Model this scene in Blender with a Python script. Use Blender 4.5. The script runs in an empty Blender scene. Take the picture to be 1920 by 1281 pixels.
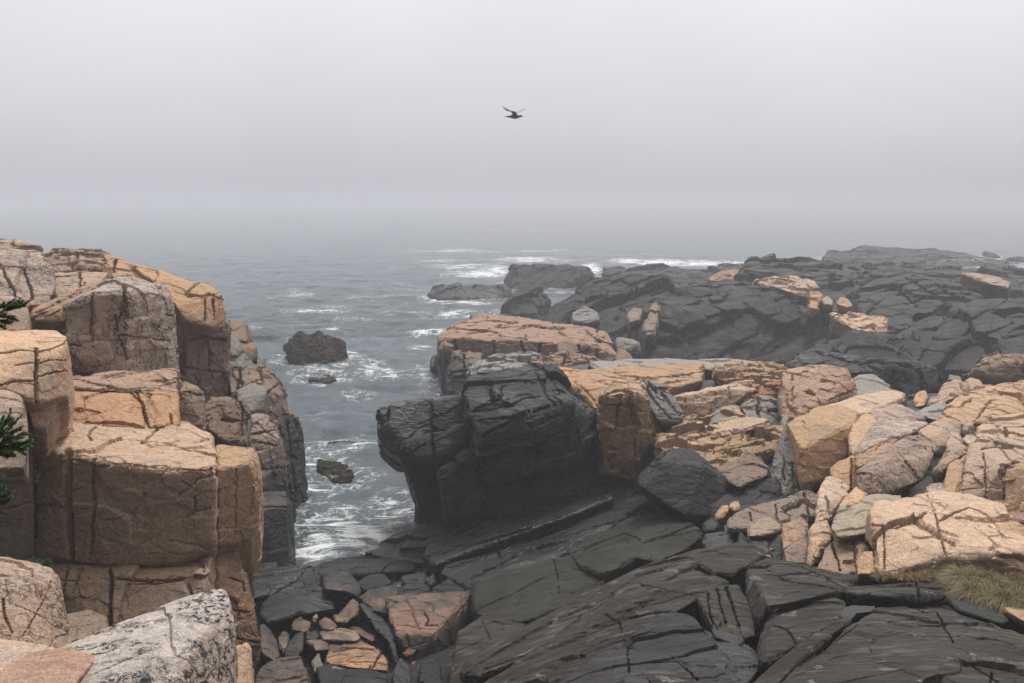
import bpy, bmesh, math, random, os
import numpy as np
from mathutils import Vector, Matrix
Q = 1.0      # voxel size multiplier
scene = bpy.context.scene
COL = scene.collection
rad = math.radians

# ------------------------------------------------------------------ camera
CAM_H, PITCH, FPX = 9.0, rad(9.88), 1493.3
cd = bpy.data.cameras.new('camera')
cd.sensor_width = 36.0; cd.lens = 28.0; cd.clip_start = 0.05; cd.clip_end = 5000
cam = bpy.data.objects.new('camera', cd); COL.objects.link(cam)
cam.location = (0, 0, CAM_H); cam.rotation_euler = (rad(90) - PITCH, 0, 0)
scene.camera = cam
# ------------------------------------------------------------------ sky
SUN_EL, SUN_AZ = 58.0, 28.0       # azimuth measured from straight ahead (+Y) towards the right (+X)
w = bpy.data.worlds.new('World'); scene.world = w; w.use_nodes = True
wn, wl = w.node_tree.nodes, w.node_tree.links
wn.clear()
out = wn.new('ShaderNodeOutputWorld'); bg = wn.new('ShaderNodeBackground')
sky = wn.new('ShaderNodeTexSky'); sky.sky_type = 'NISHITA'; sky.sun_disc = False
sky.sun_elevation = rad(SUN_EL); sky.sun_rotation = rad(SUN_AZ)
sky.air_density = 1.0; sky.dust_density = 5.0
hsv = wn.new('ShaderNodeHueSaturation'); hsv.inputs['Saturation'].default_value = 0.12
tc = wn.new('ShaderNodeTexCoord'); sep = wn.new('ShaderNodeSeparateXYZ')
ramp = wn.new('ShaderNodeValToRGB')
ramp.color_ramp.elements[0].position = 0.0; ramp.color_ramp.elements[0].color = (5.2, 5.25, 5.7, 1)
ramp.color_ramp.elements[1].position = 1.0; ramp.color_ramp.elements[1].color = (21, 20.6, 20.4, 1)
e = ramp.color_ramp.elements.new(0.09); e.color = (6.75, 6.75, 7.2, 1)
e = ramp.color_ramp.elements.new(0.25); e.color = (8.7, 8.6, 9.2, 1)
mix = wn.new('ShaderNodeMixRGB'); mix.inputs[0].default_value = 0.9
wl.new(tc.outputs['Generated'], sep.inputs[0]); wl.new(sep.outputs['Z'], ramp.inputs[0])
wl.new(sky.outputs[0], hsv.inputs['Color']); wl.new(hsv.outputs[0], mix.inputs[1])
yf = wn.new('ShaderNodeMapRange'); yf.inputs[1].default_value = -.7; yf.inputs[2].default_value = .35; yf.inputs[3].default_value = .20; yf.inputs[4].default_value = 1.0
yf.interpolation_type = 'SMOOTHSTEP'; wl.new(sep.outputs['Y'], yf.inputs[0])
ym = wn.new('ShaderNodeMixRGB'); ym.blend_type = 'MULTIPLY'; ym.inputs[0].default_value = 1.0
wl.new(ramp.outputs[0], ym.inputs[1]); wl.new(yf.outputs[0], ym.inputs[2])     # sky dimmed behind the viewer, added to deepen shade on camera-facing sides
fn = wn.new('ShaderNodeTexNoise'); fn.inputs['Scale'].default_value = 2.2; fn.inputs['Detail'].default_value = 3; wl.new(tc.outputs['Generated'], fn.inputs['Vector'])
fr_ = wn.new('ShaderNodeMapRange'); fr_.inputs[1].default_value = .25; fr_.inputs[2].default_value = .75; fr_.inputs[3].default_value = .93; fr_.inputs[4].default_value = 1.07; wl.new(fn.outputs['Fac'], fr_.inputs[0])
fm_ = wn.new('ShaderNodeMixRGB'); fm_.blend_type = 'MULTIPLY'; fm_.inputs[0].default_value = 1.0; wl.new(ym.outputs[0], fm_.inputs[1]); wl.new(fr_.outputs[0], fm_.inputs[2])
wl.new(fm_.outputs[0], mix.inputs[2]); wl.new(mix.outputs[0], bg.inputs[0])
bg.inputs[1].default_value = 0.10
wl.new(bg.outputs[0], out.inputs[0])
# ------------------------------------------------------------------ sun (veiled by fog: weak and broad)
sd = bpy.data.lights.new('sun', 'SUN'); sd.energy = 2.0; sd.angle = rad(14); sd.color = (1.0, 0.96, 0.90)
sun = bpy.data.objects.new('sun', sd); COL.objects.link(sun)
_az, _el = rad(SUN_AZ), rad(SUN_EL)
sun.rotation_euler = Vector((math.sin(_az) * math.cos(_el), math.cos(_az) * math.cos(_el), math.sin(_el))).to_track_quat('Z', 'Y').to_euler()
sun.location = (0, 0, 60)
# ------------------------------------------------------------------ exposure
scene.view_settings.view_transform = 'Standard'; scene.view_settings.look = 'None'
scene.view_settings.exposure = 0.08; scene.view_settings.gamma = 1.0
scene.cycles.use_denoising = True
scene.cycles.volume_bounces = 2
scene.cycles.max_bounces = 8
scene.cycles.diffuse_bounces = 3

# ------------------------------------------------------------------ helpers
CP, SP = math.cos(PITCH), math.sin(PITCH)
def P(px, py, d):
    """point seen at pixel px,py (1920 wide photograph), d metres in front; negative d = on height -d"""
    x = (px - 960) / FPX; u = (640.5 - py) / FPX
    vx, vy, vz = x, CP + u * SP, -SP + u * CP
    if d < 0:
        s = (CAM_H + d) / -vz
    else:
        s = d / vy
    return Vector((vx * s, vy * s, CAM_H + vz * s))
def project(co):
    dx, dy, dz = co[:, 0], co[:, 1], co[:, 2] - CAM_H
    f = dy * CP - dz * SP; u = dy * SP + dz * CP
    f = np.maximum(f, 0.1)
    return 960 + FPX * dx / f, 640.5 - FPX * u / f
def tag(o, label=None, cat=None, group=None, kind=None):
    if label: o['label'] = label
    if cat: o['category'] = cat
    if group: o['group'] = group
    if kind: o['kind'] = kind
    return o

_rng = np.random.RandomState(7)
_H = _rng.rand(4096, 4)
def _hash(ix, iy, iz, seed):
    h = (ix.astype(np.int64) * 73856093) ^ (iy.astype(np.int64) * 19349663) ^ (iz.astype(np.int64) * 83492791) ^ (seed * 2654435)
    return (h ^ (h >> 7)) & 4095
def vnoise(p, seed=0):
    i = np.floor(p).astype(np.int64); f = p - i; f = f * f * (3 - 2 * f)
    r = 0.0
    for a in (0, 1):
        for b in (0, 1):
            for c in (0, 1):
                v = _H[_hash(i[:, 0] + a, i[:, 1] + b, i[:, 2] + c, seed), 0]
                r = r + v * (f[:, 0] if a else 1 - f[:, 0]) * (f[:, 1] if b else 1 - f[:, 1]) * (f[:, 2] if c else 1 - f[:, 2])
    return r * 2 - 1
def fbm(p, oct=4, seed=0, gain=0.5):
    r = 0; a = 1.0; q = p.copy()
    for k in range(oct):
        r = r + a * vnoise(q, seed + k * 17); q = q * 2.03 + 11.3; a *= gain
    return r
def cells(p, seed=0):
    """nearest jittered cell: returns f1, f2, cell-hash values (n,4), offset to centre"""
    i = np.floor(p).astype(np.int64)
    n = len(p); f1 = np.full(n, 9.0); f2 = np.full(n, 9.0); hh = np.zeros(n, np.int64); off = np.zeros((n, 3))
    for a in (-1, 0, 1):
        for b in (-1, 0, 1):
            for c in (-1, 0, 1):
                j = i + np.array((a, b, c)); h = _hash(j[:, 0], j[:, 1], j[:, 2], seed)
                d = p - (j + 0.12 + 0.76 * _H[h][:, :3])
                m = np.abs(d).max(axis=1) * 0.5 + np.sqrt((d * d).sum(1)) * 0.5   # boxy cells, like jointed rock
                nearer = m < f1
                f2 = np.where(nearer, f1, np.minimum(f2, m))
                f1 = np.where(nearer, m, f1); hh = np.where(nearer, h, hh); off[nearer] = d[nearer]
    return f1, f2, _H[(hh * 31 + 7) & 4095], off
def rotm(z, x=0.0, y=0.0):
    return np.array((Matrix.Rotation(rad(z), 3, 'Z') @ Matrix.Rotation(rad(x), 3, 'X') @ Matrix.Rotation(rad(y), 3, 'Y')))

# style: smooth iterations, then (cell size m, stretch xyz, rotation, step amplitude, tilt, groove) twice, fbm amplitude and size
STY = dict(
    granite=dict(sm=1, f=[(1.05, (1, 1, .8), (20, 0, 8), .05, .10, .035), (.36, (1.2, 1, .6), (40, 10, 0), .014, .12, .006)], fb=(.02, 1.1), m=.005),
    smooth=dict(sm=2, f=[(1.3, (1, 1, .8), (20, 0, 8), .035, .10, .022), (.42, (1.2, 1, .6), (35, 5, 5), .009, .09, .004)], fb=(.04, 1.1), m=.005),
    frac=dict(sm=1, f=[(.80, (1.6, .8, .5), (25, 0, 14), .13, .30, .05), (.28, (1.7, .8, .45), (30, 6, 10), .045, .28, .014)], fb=(.02, .9), m=.008),
    cliff=dict(sm=1, f=[(1.2, (1, 1, 1.1), (12, 0, 5), .17, .24, .07), (.42, (1, 1, .65), (15, 5, 0), .045, .24, .015)], fb=(.03, 1.1), m=.008),
    slab=dict(sm=1, f=[(1.3, (3.2, .9, .45), (30, -10, -14), .050, .085, .026), (.40, (3.0, .9, .5), (30, -10, -14), .010, .08, .003)], fb=(.03, 1.6), m=.005),
    dark=dict(sm=1, f=[(1.25, (1.8, 1, .6), (20, 0, -14), .07, .11, .028), (.42, (2.2, 1, .45), (20, 0, -14), .014, .13, .005)], fb=(.03, 1.2), m=.006),
    rubble=dict(sm=1, f=[(.45, (1, 1, .7), (50, 20, 0), .03, .20, .010)], fb=(.02, .5), m=.005),
    far=dict(sm=1, f=[(3.4, (1.5, 1, .75), (32, 0, -10), .46, .22, .06), (1.25, (1.4, 1, .7), (32, 0, -12), .17, .30, .02)], fb=(.10, 4.0), m=.03),
    kelp=dict(sm=1, f=[(.45, (.45, .45, 1.8), (0, 0, 0), .10, .35, .07)], fb=(.20, .5), m=.09),
)
ROCKS = []; ALLV = []
MAT = {}
def hull_bm(bm, pts):
    vs = [bm.verts.new(p) for p in pts]
    r = bmesh.ops.convex_hull(bm, input=vs)
    junk = [g for g in set(r['geom_interior'] + r['geom_unused']) if isinstance(g, bmesh.types.BMVert) and g.is_valid]
    bmesh.ops.delete(bm, geom=junk, context='VERTS')
def parse(s):
    return [tuple(float(a) for a in t.split(',')) for t in s.split()]
def remesh(bm, vox):
    me = bpy.data.meshes.new('tmp'); bm.to_mesh(me); bm.free()
    o = bpy.data.objects.new('tmp', me); COL.objects.link(o)
    md = o.modifiers.new('r', 'REMESH'); md.mode = 'VOXEL'; md.voxel_size = vox; md.use_smooth_shade = True
    dg = bpy.context.evaluated_depsgraph_get()
    ev = o.evaluated_get(dg); res = bpy.data.meshes.new_from_object(ev, depsgraph=dg)
    bpy.data.objects.remove(o); bpy.data.meshes.remove(me)
    return res
def mesh_arrays(me):
    n = len(me.vertices); co = np.empty(n * 3); me.vertices.foreach_get('co', co); co = co.reshape(-1, 3)
    ne = len(me.edges); ed = np.empty(ne * 2, np.int32); me.edges.foreach_get('vertices', ed); return co, ed.reshape(-1, 2)
def lap(co, ed, it, k=0.55):
    n = len(co); deg = np.bincount(ed.ravel(), minlength=n).astype(float); deg[deg == 0] = 1
    for _ in range(it):
        s = np.zeros_like(co)
        for a in range(3):
            s[:, a] = np.bincount(ed[:, 0], co[ed[:, 1], a], n) + np.bincount(ed[:, 1], co[ed[:, 0], a], n)
        co = co + k * (s / deg[:, None] - co)
    return co
def vnormals(me, co):
    me.vertices.foreach_set('co', co.ravel()); me.update()
    n = np.empty(len(co) * 3); me.vertex_normals.foreach_get('vector', n); return n.reshape(-1, 3)
def cut_cracks(co, nr, cracks, vox):
    """cracks: 'px,py px,py ...|width px|depth m' ; grooves cut into the surface that faces the camera"""
    if not cracks: return co
    px, py = project(co)
    view = co - np.array((0, 0, CAM_H)); view /= np.linalg.norm(view, axis=1)[:, None]
    facing = (nr * view).sum(1) < 0.05
    jit = fbm(co * 3.0, 3, 5); px = px + jit * 2.5; py = py + fbm(co * 3.0, 3, 9) * 2.5
    depth = np.zeros(len(co)); vary = .62 + .5 * fbm(co * 1.4, 3, 13)
    for c in cracks:
        a = c.split('|'); pl = [tuple(map(float, t.split(','))) for t in a[0].split()]
        wd = float(a[1]) if len(a) > 1 else 3.0; dp = float(a[2]) if len(a) > 2 else 0.12
        thin = min(1.0, wd / 3.2); wd = max(wd * .9, 1.0 * vox * FPX / max(np.median(co[:, 1]), 1.0)) * np.clip(vary + (.25 if wd > 5 else 0), .35, 1.25)
        for (x0, y0), (x1, y1) in zip(pl[:-1], pl[1:]):
            L2 = (x1 - x0) ** 2 + (y1 - y0) ** 2 + 1e-6
            t = np.clip(((px - x0) * (x1 - x0) + (py - y0) * (y1 - y0)) / L2, 0, 1)
            d = np.hypot(px - x0 - t * (x1 - x0), py - y0 - t * (y1 - y0))
            depth = np.maximum(depth, 1.5 * thin * dp * np.clip((.85 * wd - d) / (.4 * wd), 0, 1))
    depth[~facing] = 0
    return co - nr * depth[:, None]
def R(name, cat, label, mat, pieces, style='granite', t=None, s=None, cracks=(), amp=1.0, group=None, vk=1.0, seed=None, tag_it=True, rot=None):
    st = STY[style]
    bm = bmesh.new(); dist = []; size = []
    for pc in (pieces if isinstance(pieces, (list, tuple)) else [pieces]):
        tt, ss = t, s
        if '|' in pc:
            pc, ex = pc.split('|'); ex = ex.split(); tt = float(ex[0]); ss = float(ex[1]) if len(ex) > 1 else s
        pts = parse(pc); W = [P(*p) for p in pts]
        dm = sum(v.y for v in W) / len(W); dist.append(min(v.y for v in W) * .5 + dm * .5)
        wd = max(v.x for v in W) - min(v.x for v in W); size.append(wd)
        if tt is None: tt = 0.55 * wd + 0.3
        if ss is None: ss = 0.35 * tt
        B = []
        for v in W:
            k = (v.y + tt) / v.y
            b = Vector((v.x * k, v.y + tt, CAM_H + (v.z - CAM_H) * k)); b.z -= ss; B.append(b)
        hull_bm(bm, W + B)
    d = min(dist); vox = max(0.010, 1.65 * vk * d / 796.0 * Q)
    me = remesh(bm, vox)
    co, ed = mesh_arrays(me)
    sd_ = seed if seed is not None else (len(ROCKS) * 13 + 5)
    co = lap(co, ed, max(1, int(round(st['sm'] / (Q if Q > 1 else 1)))))
    nr = vnormals(me, co)
    sc = amp * min(1.0, max(.25, (max(size) / 2.2)))
    if style == 'far': sc = amp
    disp_all = np.zeros(len(co)); view = co - np.array((0, 0, CAM_H)); view /= np.linalg.norm(view, axis=1)[:, None]
    fc = (nr * view).sum(1); sel = np.where(fc < .45)[0]; co_all, nr_all = co, nr; co = co[sel]; edge = np.clip((.45 - fc[sel]) / .2, 0, 1)
    disp = np.zeros(len(co)); A, S = st['fb']
    wob = np.stack([fbm(co / (S * .6), 2, 3), fbm(co / (S * .6), 2, 4), fbm(co / (S * .6), 2, 6)], 1)
    for k, (cs, stx, ro, am, ti, gr) in enumerate(st['f']):
        cs = cs * max(.45, min(1.0, sc / max(amp, .01)))
        if cs < vox * 2.5: continue
        M = rotm(*(rot if rot else ro)); q = ((co + wob * cs * .06) @ M) / (np.array(stx) * cs)
        f1, f2, h, off = cells(q, sd_ + k * 101)
        disp += sc * am * (h[:, 0] - .5) * 2 + sc * ti * cs * ((h[:, 1:4] - .5) * off).sum(1)
        disp -= sc * 1.5 * gr * np.clip(1.6 - 1.6 * (f2 - f1) / max(.045, 1.0 * vox / cs), 0, 1) * (h[:, 3] > (.45 if k == 0 else .68)) * np.clip(.75 + 1.2 * wob[:, 0], .15, 1.2)
    disp += sc * A * fbm(co / S, 4, sd_ & 15) + sc * st['m'] * fbm(co / (vox * 4), 2, 3)
    # chipped arrises: bites out of the sharpest convex edges
    cv = ((co_all - lap(co_all, ed, 7)) * nr_all).sum(1)[sel] / vox
    disp -= np.clip(cv - .12, 0, .8) * np.clip(fbm(co * (2.2 / max(sc, .4)), 3, sd_ & 31) * 1.6 + .25, 0, 1) * min(.16, 5.0 * vox) * (0 if style == 'kelp' else 1)
    disp_all[sel] = disp * edge; co, nr, disp = co_all, nr_all, disp_all
    co = co + nr * disp[:, None]
    if cracks:
        co = cut_cracks(co, nr, cracks, vox)
    co = lap(co, ed, 1, .12)
    c0 = co.mean(0).copy(); c0[2] = co[:, 2].min()
    ALLV.append(co.astype(np.float32))
    me.vertices.foreach_set('co', (co - c0).ravel()); me.update()
    me.name = name
    me.materials.clear(); me.materials.append(MAT[mat])
    me.polygons.foreach_set('use_smooth', np.zeros(len(me.polygons), bool))
    o = bpy.data.objects.new(name, me); COL.objects.link(o); o.location = c0
    if tag_it: tag(o, label, cat, group, 'thing')
    ROCKS.append(o)
    return o

# ------------------------------------------------------------------ materials
class N:
    def __init__(s, name):
        s.m = bpy.data.materials.new(name); s.m.use_nodes = True
        s.t = s.m.node_tree; s.t.nodes.clear()
        s.out = s.t.nodes.new('ShaderNodeOutputMaterial'); s.b = s.t.nodes.new('ShaderNodeBsdfPrincipled')
        s.t.links.new(s.b.outputs[0], s.out.inputs[0]); s.geo = s.t.nodes.new('ShaderNodeNewGeometry')
        s.pos = s.geo.outputs['Position']
    def new(s, t, **k):
        n = s.t.nodes.new(t)
        for a, v in k.items(): setattr(n, a, v)
        return n
    def link(s, a, b): s.t.links.new(a, b)
    def put(s, v, sock):
        if isinstance(v, (int, float)): sock.default_value = v
        elif isinstance(v, tuple): sock.default_value = v if len(v) == len(sock.default_value) else v + (1,)
        else: s.link(v, sock)
    def noise(s, scale, detail=4, rough=.55, dist=0.0, vec=None):
        n = s.new('ShaderNodeTexNoise'); n.inputs['Scale'].default_value = scale; n.inputs['Detail'].default_value = detail
        n.inputs['Roughness'].default_value = rough; n.inputs['Distortion'].default_value = dist
        s.link(vec or s.pos, n.inputs['Vector']); return n.outputs['Fac']
    def vor(s, scale, feat='F1', vec=None, rnd=1.0):
        n = s.new('ShaderNodeTexVoronoi', feature=feat); n.inputs['Scale'].default_value = scale
        n.inputs['Randomness'].default_value = rnd
        s.link(vec or s.pos, n.inputs['Vector']); return n
    def math(s, op, a, b=0.0, c=0.0, clamp=False):
        n = s.new('ShaderNodeMath', operation=op); n.use_clamp = clamp
        s.put(a, n.inputs[0]); s.put(b, n.inputs[1]); s.put(c, n.inputs[2]); return n.outputs[0]
    def map(s, v, a, b, c=0.0, d=1.0):
        n = s.new('ShaderNodeMapRange'); n.clamp = True; n.interpolation_type = 'SMOOTHSTEP'
        s.put(v, n.inputs[0])
        for i, x in enumerate((a, b, c, d)): n.inputs[i + 1].default_value = x
        return n.outputs[0]
    def mix(s, f, a, b, mode='MIX'):
        n = s.new('ShaderNodeMixRGB', blend_type=mode); s.put(f, n.inputs[0]); s.put(a, n.inputs[1]); s.put(b, n.inputs[2]); return n.outputs[0]
    def mapping(s, rot, scale):
        n = s.new('ShaderNodeMapping'); n.inputs['Rotation'].default_value = tuple(rad(x) for x in rot); n.inputs['Scale'].default_value = scale
        s.link(s.pos, n.inputs['Vector']); return n.outputs[0]
    def plates(s, scale, stretch=(1, 1, 1), rot=(15, 10, 25)):
        """stepped height of small fractured plates with ragged outlines"""
        w_ = s.new('ShaderNodeTexNoise'); w_.inputs['Scale'].default_value = scale * 1.3; w_.inputs['Detail'].default_value = 4; s.link(s.pos, w_.inputs['Vector'])
        sc = s.new('ShaderNodeVectorMath', operation='SCALE'); s.link(w_.outputs['Color'], sc.inputs[0]); sc.inputs['Scale'].default_value = .9 / scale
        ad = s.new('ShaderNodeVectorMath', operation='ADD'); s.link(s.mapping(rot, stretch), ad.inputs[0]); s.link(sc.outputs[0], ad.inputs[1])
        v = s.vor(scale, 'F1', ad.outputs[0]); v.distance = 'CHEBYCHEV'; sp = s.new('ShaderNodeSeparateColor'); s.link(v.outputs['Color'], sp.inputs[0])
        return s.math('ADD', sp.outputs[0], s.math('MULTIPLY', v.outputs['Distance'], -.5))
    def cracks(s, scale, stretch=(1, 1, 1), rot=(15, 10, 25), wd=.03):
        w_ = s.new('ShaderNodeTexNoise'); w_.inputs['Scale'].default_value = scale * 1.1; w_.inputs['Detail'].default_value = 5; w_.inputs['Roughness'].default_value = .6; s.link(s.pos, w_.inputs['Vector'])
        sc = s.new('ShaderNodeVectorMath', operation='SCALE'); s.link(w_.outputs['Color'], sc.inputs[0]); sc.inputs['Scale'].default_value = .38 / scale
        ad = s.new('ShaderNodeVectorMath', operation='ADD'); s.link(s.mapping(rot, stretch), ad.inputs[0]); s.link(sc.outputs[0], ad.inputs[1])
        v = s.vor(scale, 'DISTANCE_TO_EDGE', ad.outputs[0])
        gate = s.map(s.noise(scale * .8, 2, .5), .46, .54)
        return s.math('MULTIPLY', s.map(v.outputs['Distance'], 0, wd, 1, 0), gate)
    def bump(s, h, strength, dist, prev=None):
        n = s.new('ShaderNodeBump'); n.inputs['Strength'].default_value = strength; n.inputs['Distance'].default_value = dist
        s.put(h, n.inputs['Height'])
        if prev: s.link(prev, n.inputs['Normal'])
        return n.outputs[0]
def granite(name, a, b, stain, pale, lichen=0.0, upr=(.35, .95), gp=.5, tide=1.5, tideamt=1.0, speck=.35, palef=.8, dark=0.5, bumpk=1.0):
    warm = (1.10, .885, .64) if not lichen and 'grey' not in name and 'green' not in name else (1.03, .97, .90)
    a, b, stain, pale = [tuple(x * y for x, y in zip(q, warm)) for q in (a, b, stain, pale)]
    n = N(name)
    big = n.noise(.55, 5, .6); mid = n.noise(2.3, 6, .65, .4); fine = n.noise(14, 5, .7)
    col = n.mix(n.map(big, .35, .65), a, b)
    col = n.mix(n.map(mid, .5, .72), col, stain)
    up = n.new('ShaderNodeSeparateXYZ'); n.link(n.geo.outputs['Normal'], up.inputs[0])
    col = n.mix(n.math('MULTIPLY', n.map(n.math('ADD', up.outputs['Z'], n.math('MULTIPLY', n.math('SUBTRACT', mid, .5), .9)), upr[0], upr[1]), palef), col, pale)  # upward faces paler: bleaching, plus top-to-side light contrast put into the colour
    col = n.mix(n.math('MULTIPLY', n.map(n.noise(.85, 6, .68, .5, n.mapping((0, 0, 60), (1.3, .8, 1.2))), .50, .66), gp), col, (.26, .225, .185))
    # dark weathering patches and streaks running down the faces
    st = n.noise(1.0, 6, .65, .6, n.mapping((0, 0, 0), (1.6, 1.6, .35)))
    col = n.mix(n.math('MULTIPLY', n.map(st, .56, .74), dark), col, (.045, .035, .028))
    ck = n.cracks(1.1, (1, 1, 1.5), wd=.018); col = n.mix(n.math('MULTIPLY', ck, .12), col, (.03, .024, .018))  # thin dark lines paint the shade inside the cracks into the colour
    # mineral grain
    g1 = n.vor(110).outputs['Color']; g = n.new('ShaderNodeSeparateColor'); n.link(g1, g.inputs[0])
    grain = n.map(g.outputs[0], 0.0, 1.0, 1 - speck, 1 + speck * .75)
    col = n.mix(1.0, col, grain, 'MULTIPLY')
    col = n.mix(1.0, col, n.map(fine, .2, .8, .72, 1.22), 'MULTIPLY')
    if lichen:
        l1 = n.noise(1.5, 3, .5, 0, n.mapping((0, 0, 40), (1.0, 1.9, 1.5))); l2 = n.noise(17, 5, .85, .5)
        lm = n.math('MULTIPLY', n.map(l1, .43, .53), n.map(l2, .49, .54))
        col = n.mix(n.math('MULTIPLY', lm, lichen), col, (.012, .013, .014))
    z = n.new('ShaderNodeSeparateXYZ'); n.link(n.pos, z.inputs[0])
    tz = n.math('ADD', z.outputs['Z'], n.math('MULTIPLY', n.math('SUBTRACT', mid, .5), -1.6))
    tm = n.math('MULTIPLY', n.map(tz, tide - .5, tide + .5, 1.0, 0.0), tideamt)
    col = n.mix(tm, col, (.013, .013, .013))
    oi = n.new('ShaderNodeObjectInfo')
    h = n.new('ShaderNodeHueSaturation'); n.put(col, h.inputs['Color'])
    n.put(n.map(oi.outputs['Random'], 0, 1, .80, 1.10), h.inputs['Value'])
    n.put(n.map(n.math('FRACT', n.math('MULTIPLY', oi.outputs['Random'], 7.3)), 0, 1, .70, 1.0), h.inputs['Saturation'])
    n.link(h.outputs[0], n.b.inputs['Base Color'])
    n.put(n.map(tm, 0, 1, .85, .45), n.b.inputs['Roughness'])
    pl = n.plates(3.2, (1, 1, 1.6)); pl2 = n.plates(9.0, (1, 1.3, 1.6))
    bm0 = n.bump(pl, .5 * bumpk, .05); bm0 = n.bump(pl2, .45 * bumpk, .018, bm0)
    bm1 = n.bump(n.noise(5, 9, .70, .3), .75 * bumpk, .09, bm0)
    bm1 = n.bump(ck, .5, -.02, bm1); bm2 = n.bump(fine, .55 * bumpk, .02, bm1)
    bm3 = n.bump(n.noise(60, 3, .7), .35 * bumpk, .006, bm2)
    n.link(bm3, n.b.inputs['Normal'])
    MAT[name] = n.m
def basalt(name, a, b, c, rough=(.42, .75), spots=0.0, streak=(30, -10, -14), wet=1.0):
    n = N(name)
    big = n.noise(.6, 4, .6); mid = n.noise(2.0, 6, .62, .5)
    mp = n.mapping((0, 0, -30), (.8, 4.5, 4.5))
    gr = n.noise(1.6, 7, .62, .5, mp)
    col = n.mix(n.map(big, .38, .62), a, b)
    col = n.mix(n.map(gr, .48, .70), col, c)
    col = n.mix(n.math('MULTIPLY', n.map(mid, .55, .75), .6), col, (.010, .010, .011))
    fine = n.noise(22, 5, .75)
    col = n.mix(1.0, col, n.map(fine, .2, .8, .65, 1.35), 'MULTIPLY')
    if spots:
        s1 = n.noise(2.6, 5, .6, .3); s2 = n.vor(3.2).outputs['Distance']
        sp = n.math('MULTIPLY', n.map(s1, .60, .66), n.map(n.noise(26, 4, .8), .42, .56))
        col = n.mix(n.math('MULTIPLY', sp, spots), col, (.17, .165, .155))
    oi = n.new('ShaderNodeObjectInfo')
    h = n.new('ShaderNodeHueSaturation'); n.put(col, h.inputs['Color'])
    n.put(n.map(oi.outputs['Random'], 0, 1, .8, 1.18), h.inputs['Value'])
    n.link(h.outputs[0], n.b.inputs['Base Color'])
    un = n.new('ShaderNodeSeparateXYZ'); n.link(n.geo.outputs['Normal'], un.inputs[0])
    rr = n.map(n.noise(1.3, 5, .6), .35, .65, rough[0], rough[1])
    n.put(n.math('MULTIPLY', rr, n.map(un.outputs['Z'], .3, .95, 1.0, wet)), n.b.inputs['Roughness'])
    n.b.inputs['Specular IOR Level'].default_value = .42 if wet < .8 else .26
    b0 = n.bump(n.plates(2.6, (.5, 1.4, 1.8), (0, 0, -30)), .55, .05); b0 = n.bump(n.plates(7.5, (.5, 1.3, 1.6), (0, 0, -30)), .45, .018, b0); ckb = n.cracks(1.3, (.5, 1.2, 1.5), (0, 0, -30)); b0 = n.bump(ckb, .8, -.03, b0)
    b1 = n.bump(gr, .7, .08, b0); b2 = n.bump(n.noise(7, 7, .7, .6), .45, .035, b1); b3 = n.bump(fine, .35, .008, b2)
    n.link(b3, n.b.inputs['Normal'])
    MAT[name] = n.m
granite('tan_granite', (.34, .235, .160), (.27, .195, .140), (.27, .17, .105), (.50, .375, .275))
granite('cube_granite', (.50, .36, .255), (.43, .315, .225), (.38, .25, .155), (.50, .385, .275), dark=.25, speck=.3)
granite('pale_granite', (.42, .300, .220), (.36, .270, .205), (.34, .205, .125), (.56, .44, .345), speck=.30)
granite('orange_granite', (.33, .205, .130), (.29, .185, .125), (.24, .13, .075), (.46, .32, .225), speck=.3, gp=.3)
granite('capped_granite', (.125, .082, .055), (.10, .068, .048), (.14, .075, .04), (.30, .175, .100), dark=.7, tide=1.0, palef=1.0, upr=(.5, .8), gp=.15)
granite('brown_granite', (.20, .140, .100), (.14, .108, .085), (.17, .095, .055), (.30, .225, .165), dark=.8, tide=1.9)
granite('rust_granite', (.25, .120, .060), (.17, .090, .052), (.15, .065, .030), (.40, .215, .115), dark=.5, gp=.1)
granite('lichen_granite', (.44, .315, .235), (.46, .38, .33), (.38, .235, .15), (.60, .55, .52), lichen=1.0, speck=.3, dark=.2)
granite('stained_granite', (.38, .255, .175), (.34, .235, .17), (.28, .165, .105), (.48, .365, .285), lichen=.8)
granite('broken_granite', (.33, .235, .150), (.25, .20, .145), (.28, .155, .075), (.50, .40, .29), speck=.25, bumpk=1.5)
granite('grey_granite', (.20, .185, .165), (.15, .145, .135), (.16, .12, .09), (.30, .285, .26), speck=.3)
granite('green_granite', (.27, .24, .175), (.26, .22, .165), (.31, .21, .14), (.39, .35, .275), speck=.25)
basalt('black_basalt', (.009, .009, .010), (.013, .0125, .013), (.025, .025, .027), rough=(.34, .6), wet=.75)
basalt('dark_basalt', (.012, .012, .012), (.020, .018, .0165), (.046, .044, .044), rough=(.5, .8), wet=.9)
basalt('slab_basalt', (.022, .0195, .0165), (.028, .0215, .018), (.078, .070, .053), rough=(.62, .9), spots=.9)
basalt('green_basalt', (.019, .0185, .012), (.017, .015, .011), (.038, .037, .025), rough=(.6, .85))
basalt('far_rock', (.012, .012, .013), (.022, .021, .020), (.042, .041, .039), rough=(.6, .85))
basalt('far_grey', (.032, .033, .032), (.045, .042, .038), (.085, .082, .076), rough=(.7, .9))
def kelpmat():
    n = N('kelp')
    v = n.noise(6, 6, .75, .8, n.mapping((0, 0, 0), (1, 1, .35)))
    col = n.mix(n.map(v, .35, .65), (.012, .010, .006), (.055, .040, .016))
    n.link(col, n.b.inputs['Base Color']); n.b.inputs['Roughness'].default_value = .6; n.b.inputs['Specular IOR Level'].default_value = .15
    n.link(n.bump(v, .9, .12), n.b.inputs['Normal']); MAT['kelp'] = n.m
kelpmat()
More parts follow.
